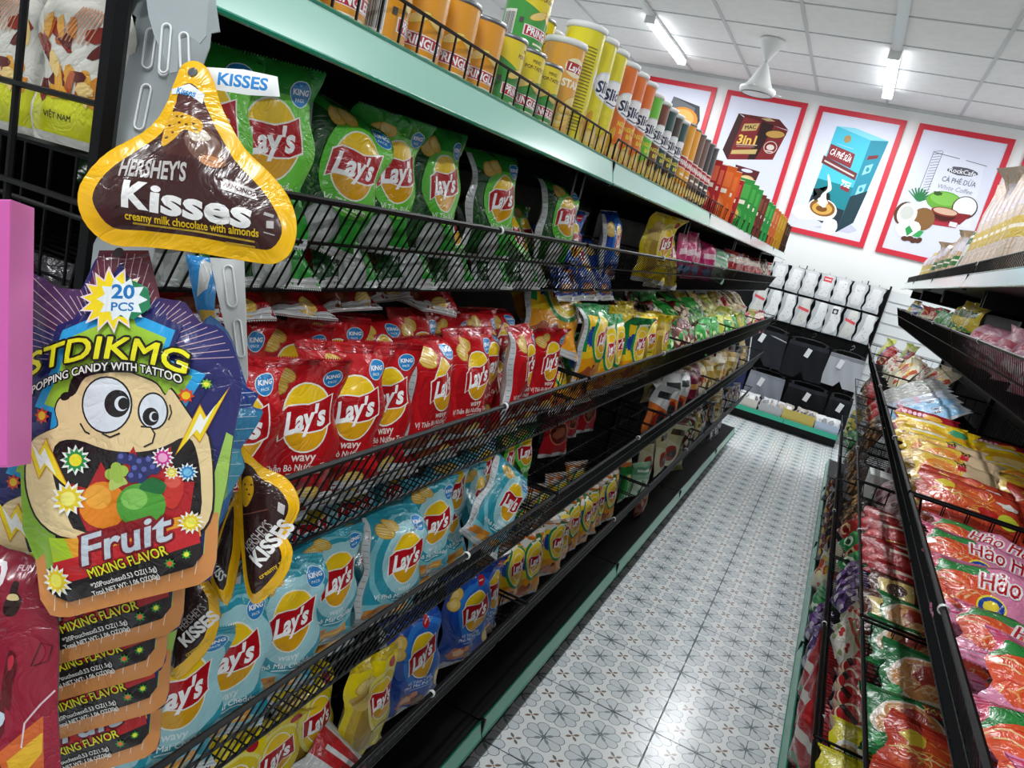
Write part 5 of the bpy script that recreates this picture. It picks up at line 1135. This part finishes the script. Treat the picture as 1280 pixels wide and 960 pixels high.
# things on the right base deck
for kd, ys in (('red_foil_bag', (2.02, 2.2, 2.4)), ('violet_sweet', (2.62, 2.74, 2.86, 2.98)), ('green_sweet', (3.12, 3.24)), ('yellow_pouch', (3.4, 3.56)), ('dark_mix', (3.75, 3.9, 4.1, 4.3, 4.5, 4.7, 4.9, 5.1))):
    for y in ys: reg(place(gen_kit(kd, R4_.randrange(4)), kd if 'bag' in kd else kd+'_bag', .272, y, .158, D(R4_.uniform(15, 45)), .06 if kd == 'red_foil_bag' else -.05, R4_.uniform(-.1, .1), True), DESC[kd], 'on the right base deck', 'snack bag')
m = MB(); m.box((-.07, -.06, 0), (.07, .06, .09)); o = m.build('white_carton', mat('white_card', '#d9dcd8', rough=.6)); o.location = (.345, 3.05+.15, .68+.004)
m = MB(); m.box((-.071, -.061, .088), (.071, .061, .093)); m.build('lid', mat('white_card', '#d9dcd8'), o); tag(o, 'plain white carton in the third basket of the third right bay', 'box')

GENS['white_red_pack'] = ('band', .13, .16, .04, ('#dfe1e2', '#c8262c', '#e8c22a', '#e9e9ea'), 41); DESC['white_red_pack'] = 'white packet with a red and yellow emblem'
o = place(gen_kit('white_red_pack', 1), 'white_red_pack', -.535, .88, .40, D(25), -.4, -.9); tag(o, 'white packet with a red emblem lying on yellow chip bags, bottom left basket', 'packet')
# ------------------------------------------------------------------ end of the left shelves: hanging strips and bags
def outline_grid(pts, N, t, wr=.0, seed=0):
    """grid over the outline's box, bulging away from its edge"""
    P = np.array(pts); x0, y0 = P.min(0); x1, y1 = P.max(0); w_, h_ = x1-x0, y1-y0
    NU, NV = N, max(6, int(N*h_/w_)); G = np.zeros((NU+1, NV+1, 3)); Q = np.roll(P, -1, 0)
    for i in range(NU+1):
        for j in range(NV+1):
            p = np.array((x0+w_*i/NU, y0+h_*j/NV)); d = Q-P; tt = np.clip(((p-P)*d).sum(1)/((d*d).sum(1)+1e-12), 0, 1)
            dist = np.sqrt((((P+d*tt[:, None])-p)**2).sum(1)).min()
            ins = sum(((a[1] > p[1]) != (b[1] > p[1])) and (p[0] < (b[0]-a[0])*(p[1]-a[1])/(b[1]-a[1]+1e-12)+a[0]) for a, b in zip(P, Q)) % 2
            k = min(1., dist/(.30*min(w_, h_))) if ins else 0.
            z = t*math.sin(k*PI/2)**1.2+(wr*math.sin(p[0]/w_*17+p[1]/h_*9+seed)*k*t if wr else 0)
            G[i, j] = (p[0], p[1], z)
    return G, (x0, y0, w_, h_)
class Trace:
    """art noted in photograph pixels and built at its real size at distance d"""
    def __init__(s, cx, cy, d, outline): s.c = (cx, cy); s.k = d/FOC; s.d = d; s.out = [s.p(q) for q in outline]; s.ops = []; P = np.array(s.out); s.o = P.min(0); s.a = Art(*(P.max(0)-P.min(0)))
    def p(s, q): return ((q[0]-s.c[0])*s.k, -(q[1]-s.c[1])*s.k)
    def q(s, pts): return [(s.p(z)[0]-s.o[0], s.p(z)[1]-s.o[1]) for z in pts]
    def poly(s, pts, col): s.a.poly(s.q(pts), col); return s
    def inside(s, p):
        P = s.out; ins = False
        for i in range(len(P)):
            a, b = P[i-1], P[i]
            if (a[1] > p[1]) != (b[1] > p[1]) and p[0] < (b[0]-a[0])*(p[1]-a[1])/(b[1]-a[1])+a[0]: ins = not ins
        return ins
    def line(s, pts, wd, col):
        run = []
        pts = [tuple(np.array(a)*(1-k/16)+np.array(b)*(k/16)) for a, b in zip(pts[:-1], pts[1:]) for k in range(16)]+[pts[-1]] if len(pts) == 2 else pts
        for z in pts:
            if s.inside(s.p(z)): run.append(z)
            elif run: break
        if len(run) > 1: s.a.line(s.q(run if len(pts) < 17 else [run[0], run[-1]]), wd*s.k, col)
        return s
    def outlined(s, t, x, y, size, col, ocol, ow, bold=0., **kw):
        for k in range(8): s.text(t, x+ow*math.cos(k*PI/4), y+ow*math.sin(k*PI/4), size, ocol, bold, **kw)
        return s.text(t, x, y, size, col, bold, **kw)
    def text(s, t, x, y, size, col, bold=0, shear=0, rot=0, fit=None, warp=None, sx=1.):
        (a, b), = s.q([(x, y)]); s.a.text(t, a, b, size*s.k, col, bold, shear, rot, sx, (lambda u, v: tuple(c*s.k for c in warp(u/s.k, v/s.k))) if warp else None, 3, fit*s.k if fit else None); return s
    def build(s, name, base, back, t=.012, N=22, wr=.12, seed=0, mt=None):
        G, _ = outline_grid(s.out, N, t, wr, seed); bg = G.copy(); bg[:, :, 2] *= -.8
        full = Art(s.a.w, s.a.h); full.poly([(x-s.o[0], y-s.o[1]) for x, y in s.out], base); full.items += s.a.items
        bk = Art(s.a.w, s.a.h); bk.poly([(x-s.o[0], y-s.o[1]) for x, y in s.out], back)
        s.front = draped(name, G, full, mat_=mt or FILM, clip=True); s.back = draped('back_film', bg, bk, mat_=mt or FILM, off=-.0001)
        return s
    def put(s, name, d=None, dx=0, dy=0, yaw=0., M=None):
        o = obj(name, s.front); o.matrix_world = Matrix.Translation(at(s.c[0]+dx, s.c[1]+dy, d or s.d)) @ CAMROT @ Matrix.Rotation(yaw, 4, 'Y')
        obj('back_film', s.back, o); return o
def scale_about(pts, c, f): return [(c[0]+(x-c[0])*f, c[1]+(y-c[1])*f) for x, y in pts]

# wire end panel with snack pouches behind it
pan = empty('wire_end_panel', (-.76, .425, 0))
for x, r_ in ((-.546, .009), (-.652, .0032), (-.752, .0032), (-.852, .0032), (-.952, .0032), (-.97, .009)):
    m = MB(); m.tube([(x+.76, 0, .02 if r_ > .005 else .35), (x+.76, 0, 1.60)], r_, 6); m.build('upright' if r_ > .005 else 'vertical_wire', WIRE, pan)
for q in range(17):
    z = 1.5715-.078*q; m = MB(); m.tube([(-.21, -.002, z), (.214, -.002, z)], .0028, 5); m.build('cross_wire', WIRE, pan)
tag(pan, 'black wire grid panel closing the near end of the left shelves', 'wire panel')
def pouch_pk(w_, h_):
    a = Art(w_, h_); a.poly(rect(w_*.04, h_*.05, w_*.96, h_*.26), '#d3d61e'); a.text('VIỆT NAM', w_*.34, h_*.15, h_*.045, '#3a3a10', .02)
    a.poly(rect(w_*.05, h_*.80, w_*.95, h_*.95), '#d8d41e'); a.poly(ell(w_*.25, h_*.86, w_*.13), '#2a2018'); a.poly(ell(w_*.25, h_*.86, w_*.105), '#d2b32a')
    r = random.Random(4)
    for q in range(34): a.poly(blob(w_*r.uniform(.08, .92), h_*r.uniform(.27, .62), w_*.11, h_*.035, q, 8, .3, r.uniform(0, 3)), r.choice(['#b4541e', '#e0a23a', '#8a2414', '#e8c880', '#5a160e', '#d88a2c']))
    for q in range(8): a.line([(w_*.5+w_*.05*q-.02, h_*.55), (w_*.55+w_*.03*q, h_*.74)], w_*.012, '#c88a6a')
    return a
pk = pouch_pk(.095, .147); pk_me = [pouch_mesh('snack_pouch', pk, '#d8d6cc', '#c0c0b8', t=.022, seed=60+i, NU=12, NV=16, seal=.04) for i in range(2)]
for i, (x, z, y) in enumerate(((-.605, 1.376, .446), (-.70, 1.374, .446), (-.79, 1.376, .446), (-.88, 1.375, .446))):
    o = obj('snack_pouch', pk_me[i % 2], None, (x, y, z), (0, .0, -PI/2+.12)); reg(o, 'white and yellow dried snack pouch', 'behind the wire end panel, counted rightwards', 'snack pouch')
for i, (kd, x, z) in enumerate((('dark_mix', -.62, 1.10), ('brown_jelly', -.74, 1.10))):
    o = place(gen_kit(kd, i), kd if 'pack' in kd else kd+'_bag', x, .47, z, D(80), -.05); reg(o, DESC[kd], 'hanging behind the wire end panel', 'snack bag')

# grey plastic clip strips
FROST = mat('frosted_plastic', '#aeb6b9', rough=.3, alpha=.80, spec=.5); FROST2 = mat('milky_plastic', '#d5d9da', rough=.3, alpha=.93)
def strip(outl, d, mt, fingers, label, N=2.0):
    cx, cy = np.mean(outl, 0); k = d/FOC; f = lambda q: ((q[0]-cx)*k, -(q[1]-cy)*k)
    m = MB(); m.prism([f(q) for q in outl], -.0006, .0006); o = m.build('clip_strip', mt); o.matrix_world = Matrix.Translation(at(cx, cy, d)) @ CAMROT
    for (x, y, w_, h_, a) in fingers:
        m = MB(); M = Matrix.Translation((*f((x, y)), .0022)) @ Matrix.Rotation(a, 4, 'Z')
        loop = [(w_/2*k*math.cos(t), h_/2*k+w_/2*k*math.sin(t)) for t in np.linspace(0, PI, 8)] + [(w_/2*k*math.cos(t), -h_/2*k+w_/2*k*math.sin(t)) for t in np.linspace(PI, 2*PI, 8)]
        m.tube([M @ Vector((p[0], p[1], 0)) for p in loop], .0009, 5, closed=True); m.build('hook_finger', mat('finger_edge', '#e2e6e8', rough=.3), o, True)
    return tag(o, label, 'clip strip')
strip([(160, -30), (158, 5), (165, 17), (171, 22), (140, 180), (118, 300), (104, 420), (175, 420), (190, 330), (215, 200), (240, 120), (262, 60), (264, 42), (275, 40), (270, 5), (272, -30)], .60, FROST, [(188, 62, 12, 38, -.13), (207, 63, 11, 55, -.05), (180, 135, 12, 45, -.2), (232, 62, 12, 40, .05)], 'grey frosted plastic clip strip behind the yellow chocolate bag')
strip([(181, -20), (186, 20), (193, 45), (200, 60), (213, 92), (222, 90), (226, 48), (236, 45), (250, 55), (258, 45), (262, -20)], .555, FROST, [(208, 62, 11, 50, -.08), (232, 66, 11, 36, .03)], 'short frosted plastic hanger above the yellow chocolate bag')
strip([(262, 322), (305, 325), (307, 380), (310, 470), (306, 486), (297, 484), (284, 420), (270, 360)], .66, FROST2, [(289, 358, 12, 40, .12), (300, 423, 9, 38, .12)], 'white plastic clip strip hanging before the red chip bags')

# chocolate bags
KO = smooth_poly([(241.6, 76), (257, 83), (267.8, 104), (279.5, 139), (305.7, 185), (338, 217), (361, 247), (371, 281), (365, 313), (346, 329), (317, 328), (253, 317), (186, 309), (140, 306), (110, 284), (97, 252), (105, 223), (134, 191), (180, 165), (203.7, 139), (218, 104), (227, 83)], 3)
KI = smooth_poly([(231, 113), (247, 110), (257, 127), (265, 150), (294, 200), (329, 238), (349, 270), (354, 293), (341, 312), (317, 311), (253, 298), (186, 290), (145, 286), (125, 264), (121, 244), (137, 219), (174, 191), (206, 168), (219, 139)], 3)
T = Trace(235, 215, .53, KO)
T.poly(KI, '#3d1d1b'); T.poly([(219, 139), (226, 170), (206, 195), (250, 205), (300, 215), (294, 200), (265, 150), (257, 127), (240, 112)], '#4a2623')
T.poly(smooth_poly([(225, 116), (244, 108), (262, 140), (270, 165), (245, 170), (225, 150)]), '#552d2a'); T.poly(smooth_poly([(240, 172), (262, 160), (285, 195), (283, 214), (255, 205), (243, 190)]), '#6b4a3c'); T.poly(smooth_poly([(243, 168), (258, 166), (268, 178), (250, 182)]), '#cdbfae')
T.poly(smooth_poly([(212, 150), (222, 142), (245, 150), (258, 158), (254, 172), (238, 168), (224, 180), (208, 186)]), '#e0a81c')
for q, (x, y) in enumerate(((216, 160), (222, 170), (230, 158), (240, 161), (248, 160), (214, 176), (233, 150), (251, 167), (226, 149))): T.poly(blob(x, y, 2.4, 1.6, q, 6), '#5a3a10')
T.poly(blob(272, 206, 16, 9, 3, 14, .06, .25), '#7a4a26'); T.poly(blob(271, 207, 13.5, 7, 4, 14, .06, .25), '#c4875a'); T.line([(260, 203), (272, 207), (284, 210)], 1, '#8a5a34')
T.poly([(216, 112), (240, 108), (258, 120), (256, 133), (236, 119), (216, 119)], '#e9eef2'); T.text('Kisses', 236, 118, 11, '#3a86c4', .03, rot=-.28)
T.text("HERSHEY'S", 200, 217, 31, '#bdb7b5', .03, rot=-.10, fit=86)
T.text('K', 177, 248, 42, '#f4f2f0', .05, rot=-.15, fit=34); T.text('isses', 259, 262, 45, '#f4f2f0', .035, rot=-.17, fit=126)
T.text('creamy milk chocolate with almonds', 246, 283, 13, '#e8c01e', .02, rot=-.135, fit=166); T.line([(172, 281), (250, 291), (322, 304)], 2.2, '#b8962a'); T.line([(285, 304), (322, 310)], 2, '#b8962a')
T.poly([(286, 228), (322, 240), (326, 254), (284, 242)], '#c8c2c0'); T.text('ALMONDS', 305, 241, 8, '#4a2a26', .03, rot=-.3); T.poly(rect(337, 279, 345, 288), '#b8b2b0'); T.line([(334, 270), (345, 273)], 4, '#a8a2a0'); T.line([(334, 293), (346, 296)], 1.5, '#a8a2a0')
T.poly(ell(243, 92.5, 6, n=14), '#55595c')
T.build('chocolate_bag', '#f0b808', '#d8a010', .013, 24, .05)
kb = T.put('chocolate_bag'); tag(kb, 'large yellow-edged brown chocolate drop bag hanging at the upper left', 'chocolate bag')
F = Trace(305, 104, .536, [(258, 84), (305, 87), (347, 96), (350, 121), (310, 119), (268, 112)]); F.text('KISSES', 304, 102.5, 21, '#2f86cc', .03, rot=-.13, fit=63); F.build('paper_flag', '#e9ecec', '#e0e4e4', .0015, 10, 0, mt=PAPER); fo = obj('paper_flag', F.front, kb); fo.matrix_parent_inverse = kb.matrix_world.inverted(); fo.matrix_world = Matrix.Translation(at(305, 104, .536)) @ CAMROT
def half_choc(cx, cy, d, outl, inn, txt, label, col='#321816'):
    t = Trace(cx, cy, d, smooth_poly(outl, 3)); t.poly(smooth_poly(inn, 3), col)
    for a in txt: t.text(*a[0], **a[1])
    return t
t = half_choc(337, 655, .63, [(299, 558), (312, 568), (330, 584), (356, 596), (371, 616), (374, 638), (362, 662), (359, 672), (366, 690), (356, 722), (322, 755), (308, 738), (302, 690), (299, 630)], [(304, 580), (316, 582), (330, 597), (350, 608), (362, 625), (362, 640), (350, 664), (350, 676), (355, 694), (346, 716), (322, 740), (313, 728), (308, 690), (305, 630)],
  [(("HERSHEY'S", 326, 668, 19, '#b8b2b0'), dict(bold=.01, rot=.85, fit=46)), (('KISSES', 342, 676, 27, '#f0eeec'), dict(bold=.04, rot=.88, fit=62)), (('creamy milk', 346, 706, 8, '#e0b81e'), dict(bold=.02, rot=.62, fit=42))], '')
t.poly(smooth_poly([(306, 600), (318, 594), (322, 612), (314, 630), (306, 628)]), '#dba51c'); t.line([(306, 642), (340, 634)], 1.5, '#7a4a40'); t.poly([(352, 625), (360, 630), (358, 642), (351, 636)], '#c8c2c0')
for q in range(4): t.poly(blob(310+3*q, 604+6*(q % 3), 1.6, 1.2, q, 6), '#4a3010')
t.build('chocolate_bag', '#ecb40a', '#d8a010', .010, 16, .08); tag(t.put('chocolate_bag'), 'folded brown chocolate bag with yellow edge right of the fruit candy bags', 'chocolate bag')
t = half_choc(283, 690, .655, [(286, 636), (300, 612), (302, 660), (299, 705), (284, 757), (262, 722), (268, 690)], [(284, 650), (295, 632), (294, 680), (290, 705), (283, 735), (270, 716), (273, 690)], [(('KISS', 277, 712, 15, '#c8ccca'), dict(bold=.03, rot=-.9, fit=22))], '', '#241312')
t.build('chocolate_bag', '#ecb40a', '#c89010', .008, 12, .05); tag(t.put('chocolate_bag'), 'narrow side-turned chocolate bag between the fruit candy and folded bag', 'chocolate bag')
t = half_choc(240, 785, .67, [(236, 700), (262, 728), (274, 752), (268, 800), (224, 850), (206, 822), (212, 760)], [(238, 712), (256, 735), (264, 754), (258, 795), (222, 832), (215, 812), (220, 760)], [(("HERSHEY'S", 244, 768, 15, '#9a9492'), dict(bold=.01, rot=.75, fit=40)), (('KISSES', 251, 783, 21, '#e8e6e4'), dict(bold=.04, rot=.72, fit=52)), (('creamy milk', 250, 806, 7, '#c8a41e'), dict(bold=.02, rot=.6, fit=34))], '', '#2a1614')
t.build('chocolate_bag', '#ecb40a', '#c89010', .008, 12, .05); tag(t.put('chocolate_bag'), 'lowest small chocolate bag beside the stacked fruit candy bags', 'chocolate bag')

# popping candy bags on their strip
PO = smooth_poly([(130, 316), (180, 316), (189, 345), (198, 370), (208, 380), (221, 375), (232, 380), (250, 402), (272, 408), (290, 428), (303, 480), (293, 540), (285, 600), (274, 650), (271, 700), (266, 718), (250, 730), (160, 750), (82, 770), (64, 766), (52, 748), (46, 700), (30, 660), (26, 560), (30, 400), (38, 342), (72, 361), (90, 369), (103, 360), (114, 336)], 2)
T = Trace(165, 540, .55, PO)
T.poly([(125, 310), (185, 310), (200, 372), (160, 400), (110, 372)], '#6a3542'); T.poly([(30, 335), (75, 360), (105, 362), (110, 372), (90, 420), (28, 400)], '#4d3358'); T.poly([(200, 372), (232, 378), (250, 404), (215, 410)], '#3f2f60')
for k in range(44):
    an = PI*.02+k*PI*.96/43*1.0; r0 = 66+8*(k % 3); c_, s_ = math.cos(an), math.sin(an); T.line([(155+r0*c_, 455-r0*s_), (155+210*c_, 455-210*s_)], .9, '#c9a9b4')
SP = [(155, 327), (183, 388), (231, 408), (222, 446), (274, 468), (248, 515), (280, 575), (60, 575), (66, 520), (38, 512), (64, 462), (80, 408), (127, 388)]
T.poly(SP, '#23265e'); T.poly(scale_about(SP, (155, 470), .90), '#2a9ed8'); T.poly(scale_about(SP, (155, 480), .78), '#9cc63a')
T.poly([(26, 560), (60, 545), (78, 640), (80, 700), (50, 720), (46, 700), (30, 660)], '#86b03a'); T.poly([(284, 540), (292, 545), (285, 600), (274, 650), (271, 700), (255, 700), (262, 620)], '#9cc058')
T.poly([(46, 700), (60, 690), (66, 738), (92, 750), (245, 706), (257, 690), (260, 640), (274, 640), (271, 700), (266, 718), (250, 730), (160, 752), (82, 772), (64, 768), (52, 748)], '#d08a4e')
for q in range(12): T.line([(70+16*q, 762-4.2*q), (74+16*q, 742-4.2*q)], 1, '#f0d8c0')
# face
FC = smooth_poly([(98, 493), (106, 472), (125, 463), (157, 461), (182, 470), (205, 480), (216, 494), (223, 486), (238, 508), (250, 528), (264, 545), (268, 600), (262, 650), (230, 668), (110, 670), (60, 652), (40, 620), (36, 585), (45, 552), (70, 538), (84, 531), (80, 512), (86, 498)], 3)
T.poly(scale_about(FC, (155, 560), 1.022), '#231d1c'); T.poly(FC, '#ead09c'); T.poly(smooth_poly([(96, 494), (104, 470), (125, 459), (155, 457), (180, 466), (150, 466), (120, 472), (106, 492)]), '#231d1c'); T.poly(ell(93, 495, 7, 5, rot=-.4), '#231d1c')
MO = smooth_poly([(80, 556), (105, 548), (145, 560), (185, 563), (215, 556), (238, 545), (250, 558), (255, 610), (240, 652), (120, 662), (95, 635), (78, 592)], 3)
T.poly(MO, '#211b1b'); T.poly([(95, 600), (120, 608), (138, 575), (152, 600), (178, 556), (190, 590), (222, 556), (225, 600), (248, 600), (240, 650), (120, 660)], '#b51f26')
for cx, cy, rx, ry, px_, py_, pr in ((145, 505.5, 31, 35, 158, 504, 15), (201, 513, 19, 23, 198, 520, 10)):
    T.poly(ell(cx, cy, rx, ry, 28), '#231d1c'); T.poly(ell(cx, cy, rx-2.2, ry-2.2, 28), '#dfe6ec'); T.poly(ell(px_, py_, pr, pr*1.12, 22), '#1d1919'); T.poly(ell(px_+pr*.35, py_, pr*.55, pr*.62, 16), '#dfe6ec'); T.poly(ell(px_+pr*.5, py_, pr*.42, pr*.5, 16), '#1d1919')
T.poly(smooth_poly([(176, 534), (190, 531), (202, 538), (200, 553), (184, 556), (174, 546)]), '#ead09c'); T.line([(186, 532), (198, 533), (203, 541), (200, 552), (190, 557)], 2.2, '#231d1c'); T.line([(112, 528), (118, 538), (124, 541)], 2, '#231d1c'); T.line([(140, 540), (150, 545), (162, 540)], 2.2, '#231d1c'); T.line([(222, 505), (224, 515), (220, 524)], 1.6, '#231d1c')
# lightning, sparks, fruit
for pts in ([(34, 538), (58, 566), (68, 550), (95, 604), (68, 580), (58, 594)], [(284, 490), (262, 522), (256, 508), (231, 562), (249, 540), (255, 549)]):
    c = np.mean(pts, 0); T.poly(scale_about(pts, c, 1.18), '#d98a1e'); T.poly(scale_about(pts, c, 1.08), '#f2d522'); T.poly(scale_about(pts, c, .62), '#f4f4ee')
def burst(x, y, r_, c1, c2, n=12, wh=True):
    if wh: T.poly(star(x, y, r_, r_*.66, n), '#eef0ea')
    T.poly(star(x, y, r_*.82, r_*.52, n, .1), c1); T.poly(ell(x, y, r_*.4), c2)
burst(62, 519, 13, '#d8431e', '#f0c21e', 8, False); burst(241, 494, 12, '#d8431e', '#f0c21e', 8, False); burst(263, 480, 8, '#7ab82c', '#e8e43a', 8, False)
T.poly(ell(141, 628, 30, 29), '#e8861a'); T.poly(ell(134, 618, 17, 15), '#f2a83a'); T.poly(smooth_poly([(150, 610), (165, 604), (172, 600), (162, 590), (150, 596)]), '#b9cf6a')
for x, y in ((150, 590), (158, 582), (160, 594), (166, 586)): T.poly(ell(x, y, 7), '#a3c24e')
for x, y in ((176, 572), (187, 576), (198, 574), (182, 584), (193, 586), (203, 583), (188, 594), (178, 593), (166, 570)): T.poly(ell(x, y, 7.4), '#2c3166'); T.poly(ell(x-2, y-2, 3.2, n=10), '#5a62a8')
T.poly(smooth_poly([(216, 590), (232, 592), (236, 610), (226, 632), (214, 625)]), '#c8322c'); T.poly(ell(224, 600, 9, 7), '#d8584a')
T.poly(ell(187, 628, 29, 27), '#4f9c34'); T.poly(ell(180, 620, 16, 13), '#84c45a'); T.poly(smooth_poly([(186, 606), (200, 594), (216, 602), (212, 614), (198, 612)]), '#1f6a34')
burst(107, 573, 19, '#2a8f4a', '#f0e22a', 12); burst(213, 570, 14, '#cf3090', '#f0a8d0', 12); burst(223, 588, 9, '#e8c82a', '#f4ee8a', 10); burst(241, 588, 12, '#2a86c4', '#7ac4e8', 12); burst(99, 620, 22, '#e8cc2a', '#f6ee7a', 12)
# lower panel
T.poly([(72, 668), (110, 668), (150, 655), (250, 640), (254, 668), (80, 722)], '#e8a02a'); T.poly([(72, 668), (95, 668), (105, 690), (80, 716)], '#a8c82a')
T.poly([(76, 700), (250, 650), (254, 682), (80, 732)], '#c3252a'); T.poly([(110, 665), (200, 640), (215, 655), (120, 685)], '#8a141c')
T.poly([(76, 728), (254, 676), (255, 690), (246, 704), (92, 748), (78, 742)], '#221a1a')
T.outlined('Fruit', 167, 668, 48, '#c3ccd6', '#7a0f1c', 3.2, .02, shear=.25, rot=.29, fit=112)
T.outlined('MIXING FLAVOR', 169, 696, 17, '#e9e02a', '#2a1a10', 1.0, .012, rot=.30, fit=100)
T.text('*20Pouchesx0.53 OZ(1.5g)', 163, 715, 9, '#e8e6e0', .015, rot=.27, fit=84); T.text('Total NET WT: 1.06 OZ(30g)', 164, 725, 9, '#e8e6e0', .015, rot=.27, fit=86)
burst(82, 721, 20, '#e8c81e', '#f2ea5a', 13); burst(243, 650, 15, '#e8c81e', '#f2ea5a', 13); burst(220, 698, 8, '#3a9a3a', '#f06a2a', 8, False); burst(238, 689, 7, '#3a9a3a', '#e8e43a', 8, False)
# top burst and lettering
T.poly(star(149, 378, 42, 27, 14, .1), '#e6d6da'); T.poly(star(149, 378, 37, 24, 14, .1), '#f0d81e'); T.poly([(165, 350), (188, 362), (192, 388), (175, 402), (158, 398)], '#1f7a50'); T.poly(star(160, 377, 28, 19, 10), '#dfe9ec')
T.text('20', 161, 367, 24, '#1f72b4', .03); T.text('PCS', 161, 386, 15, '#1f72b4', .02)
wp = lambda x, y: (x, y-(x/100)**2*22)
T.outlined('STDIKMG', 146, 436, 37, '#e6e01e', '#1c1a12', 2.8, .015, shear=.12, fit=196, warp=wp)
wp2 = lambda x, y: (x, y-(x/95)**2*24+x*.07)
T.outlined('POPPING CANDY WITH TATTOO', 146, 459, 13.5, '#eceae4', '#1c1a16', 1.6, .012, fit=184, warp=wp2)
T.poly(ell(154, 320, 6.5, n=14), '#3a3a40')
T.build('fruit_candy_bag', '#2b2b66', '#8a8f94', .011, 26, .10, 2)
PD = ['front fruit candy bag with big-eyed cartoon face', 'second fruit candy bag hanging just below the front one', 'third fruit candy bag down in the hanging stack', 'fourth fruit candy bag down in the hanging stack', 'lowest fruit candy bag in the hanging stack']
for i, (dx, dy, d) in enumerate(((0, 0, .55), (-38, 79, .592), (-56, 136, .612), (-50, 188, .632), (-58, 250, .652))):
    o = T.put('fruit_candy_bag', d, dx, dy, 0 if i == 0 else .12); o['group'] = 'fruit candy bags on the hanging strip'; o['label'] = PD[i]; o['category'] = 'candy bag'
# side film of the bag behind, at the right and left of the front one
t = Trace(290, 520, .60, smooth_poly([(255, 400), (285, 415), (300, 455), (309, 484), (323, 493), (316, 508), (329, 515), (312, 546), (301, 562), (306, 584), (292, 610), (279, 650), (255, 660), (250, 520)], 3)); t.poly([(270, 405), (300, 455), (309, 484), (323, 493), (316, 508), (300, 512), (270, 500)], '#23408a'); t.poly([(280, 505), (329, 515), (312, 546), (285, 560)], '#2f7fa8'); t.poly([(285, 558), (301, 562), (306, 584), (292, 610), (270, 640)], '#4a9ab0'); t.poly([(262, 560), (290, 560), (285, 620), (262, 650)], '#7fae6a')
for q in range(13): t.line([(262, 425+14*q), (322, 415+15*q)], 1, '#a9c4d8')
t.build('fruit_candy_bag', '#3a6aa0', '#8a8f94', .008, 14, .15); tag(t.put('fruit_candy_bag'), 'blue-edged fruit candy bag peeking out right of the front one', 'candy bag', 'fruit candy bags on the hanging strip')
t = Trace(25, 650, .60, smooth_poly([(-40, 560), (20, 575), (60, 600), (62, 690), (58, 705), (20, 680), (-40, 665)], 3)); t.poly([(-40, 580), (10, 590), (40, 620), (-40, 640)], '#1f2a4a'); t.poly([(-40, 605), (20, 612), (55, 650), (55, 700), (20, 678), (-40, 660)], '#7ab04a')
t.build('fruit_candy_bag', '#6a9a4a', '#8a8f94', .008, 12, .15); tag(t.put('fruit_candy_bag'), 'green fruit candy bag peeking out left of the front one', 'candy bag', 'fruit candy bags on the hanging strip')
# blue sachet above, red bag below left, pink box at the edge
t = Trace(240, 360, .64, [(232, 318), (262, 322), (270, 360), (268, 388), (254, 405), (246, 388), (238, 350)]); t.poly([(255, 325), (266, 330), (262, 362), (249, 372)], '#c3c8c8'); t.poly([(250, 388), (268, 388), (270, 404), (251, 402)], '#d8b04a'); t.build('blue_sachet', '#2f86c8', '#c8ccd0', .006, 10, .1); tag(t.put('blue_sachet'), 'small blue and silver sachet under the yellow chocolate bag', 'sachet')
t = Trace(20, 840, .572, smooth_poly([(-50, 690), (10, 686), (48, 700), (66, 720), (74, 790), (72, 880), (66, 990), (-50, 1000)], 3))
t.poly(blob(5, 715, 16, 18, 3, 14, .1), '#f0e8ea'); t.poly(blob(3, 716, 12, 14, 3, 14, .1), '#c0264a'); t.text('TM', 16, 716, 6, '#f0e8ea', .02); t.text('FUN', 38, 708, 9, '#f0c8d4', .03, rot=-.1)
t.poly(smooth_poly([(30, 722), (36, 724), (36, 734), (40, 746), (34, 762), (22, 760), (22, 748), (28, 736)]), '#2a1210'); t.poly(smooth_poly([(28, 736), (35, 737), (37, 744), (26, 742)]), '#d8c48a')
for pts in ([(-20, 800), (0, 790), (10, 830), (5, 880), (-20, 890)], [(15, 860), (25, 810), (34, 806), (38, 825), (30, 850), (26, 880)], [(5, 870), (18, 868), (20, 905), (8, 915)]): t.poly(smooth_poly(pts, 3), '#5a0c16')
t.poly(smooth_poly([(26, 815), (33, 810), (33, 822), (26, 830)]), '#b8283a'); t.line([(50, 826), (58, 800), (68, 806), (64, 824), (52, 826)], 1.6, '#4a0c14'); t.poly(smooth_poly([(-30, 895), (16, 880), (14, 900), (-30, 910)]), '#b9c9d4'); t.poly([(14, 930), (60, 890), (62, 960), (30, 985)], '#c8602a'); t.poly([(24, 940), (60, 910), (60, 935), (34, 970)], '#d8a82a'); t.line([(40, 925), (44, 895), (58, 875), (70, 862)], 2, '#d8c0c4')
t.build('cola_sweet_bag', '#8e1730', '#8a8f94', .014, 18, .12, 5); tag(t.put('cola_sweet_bag'), 'dark red sweet bag with a small cola bottle at the lower left', 'sweet bag')
k = .50/FOC; m = MB(); m.box((-.04, -.172/2, -.012), (.0140, .172/2, .012)); o = m.build('pink_box', mat('pink_card', '#d873b8', rough=.45)); o.matrix_world = Matrix.Translation(at(0, 418, .50)) @ CAMROT @ Matrix.Rotation(-.012, 4, 'Z')
m = MB(); m.box((-.04, -.172/2+.001, .012), (.0138, .172/2-.001, .0125)); m.build('front_panel', mat('pink_card_dark', '#cf5fab', rough=.45), o); tag(o, 'pink cardboard box cut by the left edge of the photo', 'box')
finish_labels()
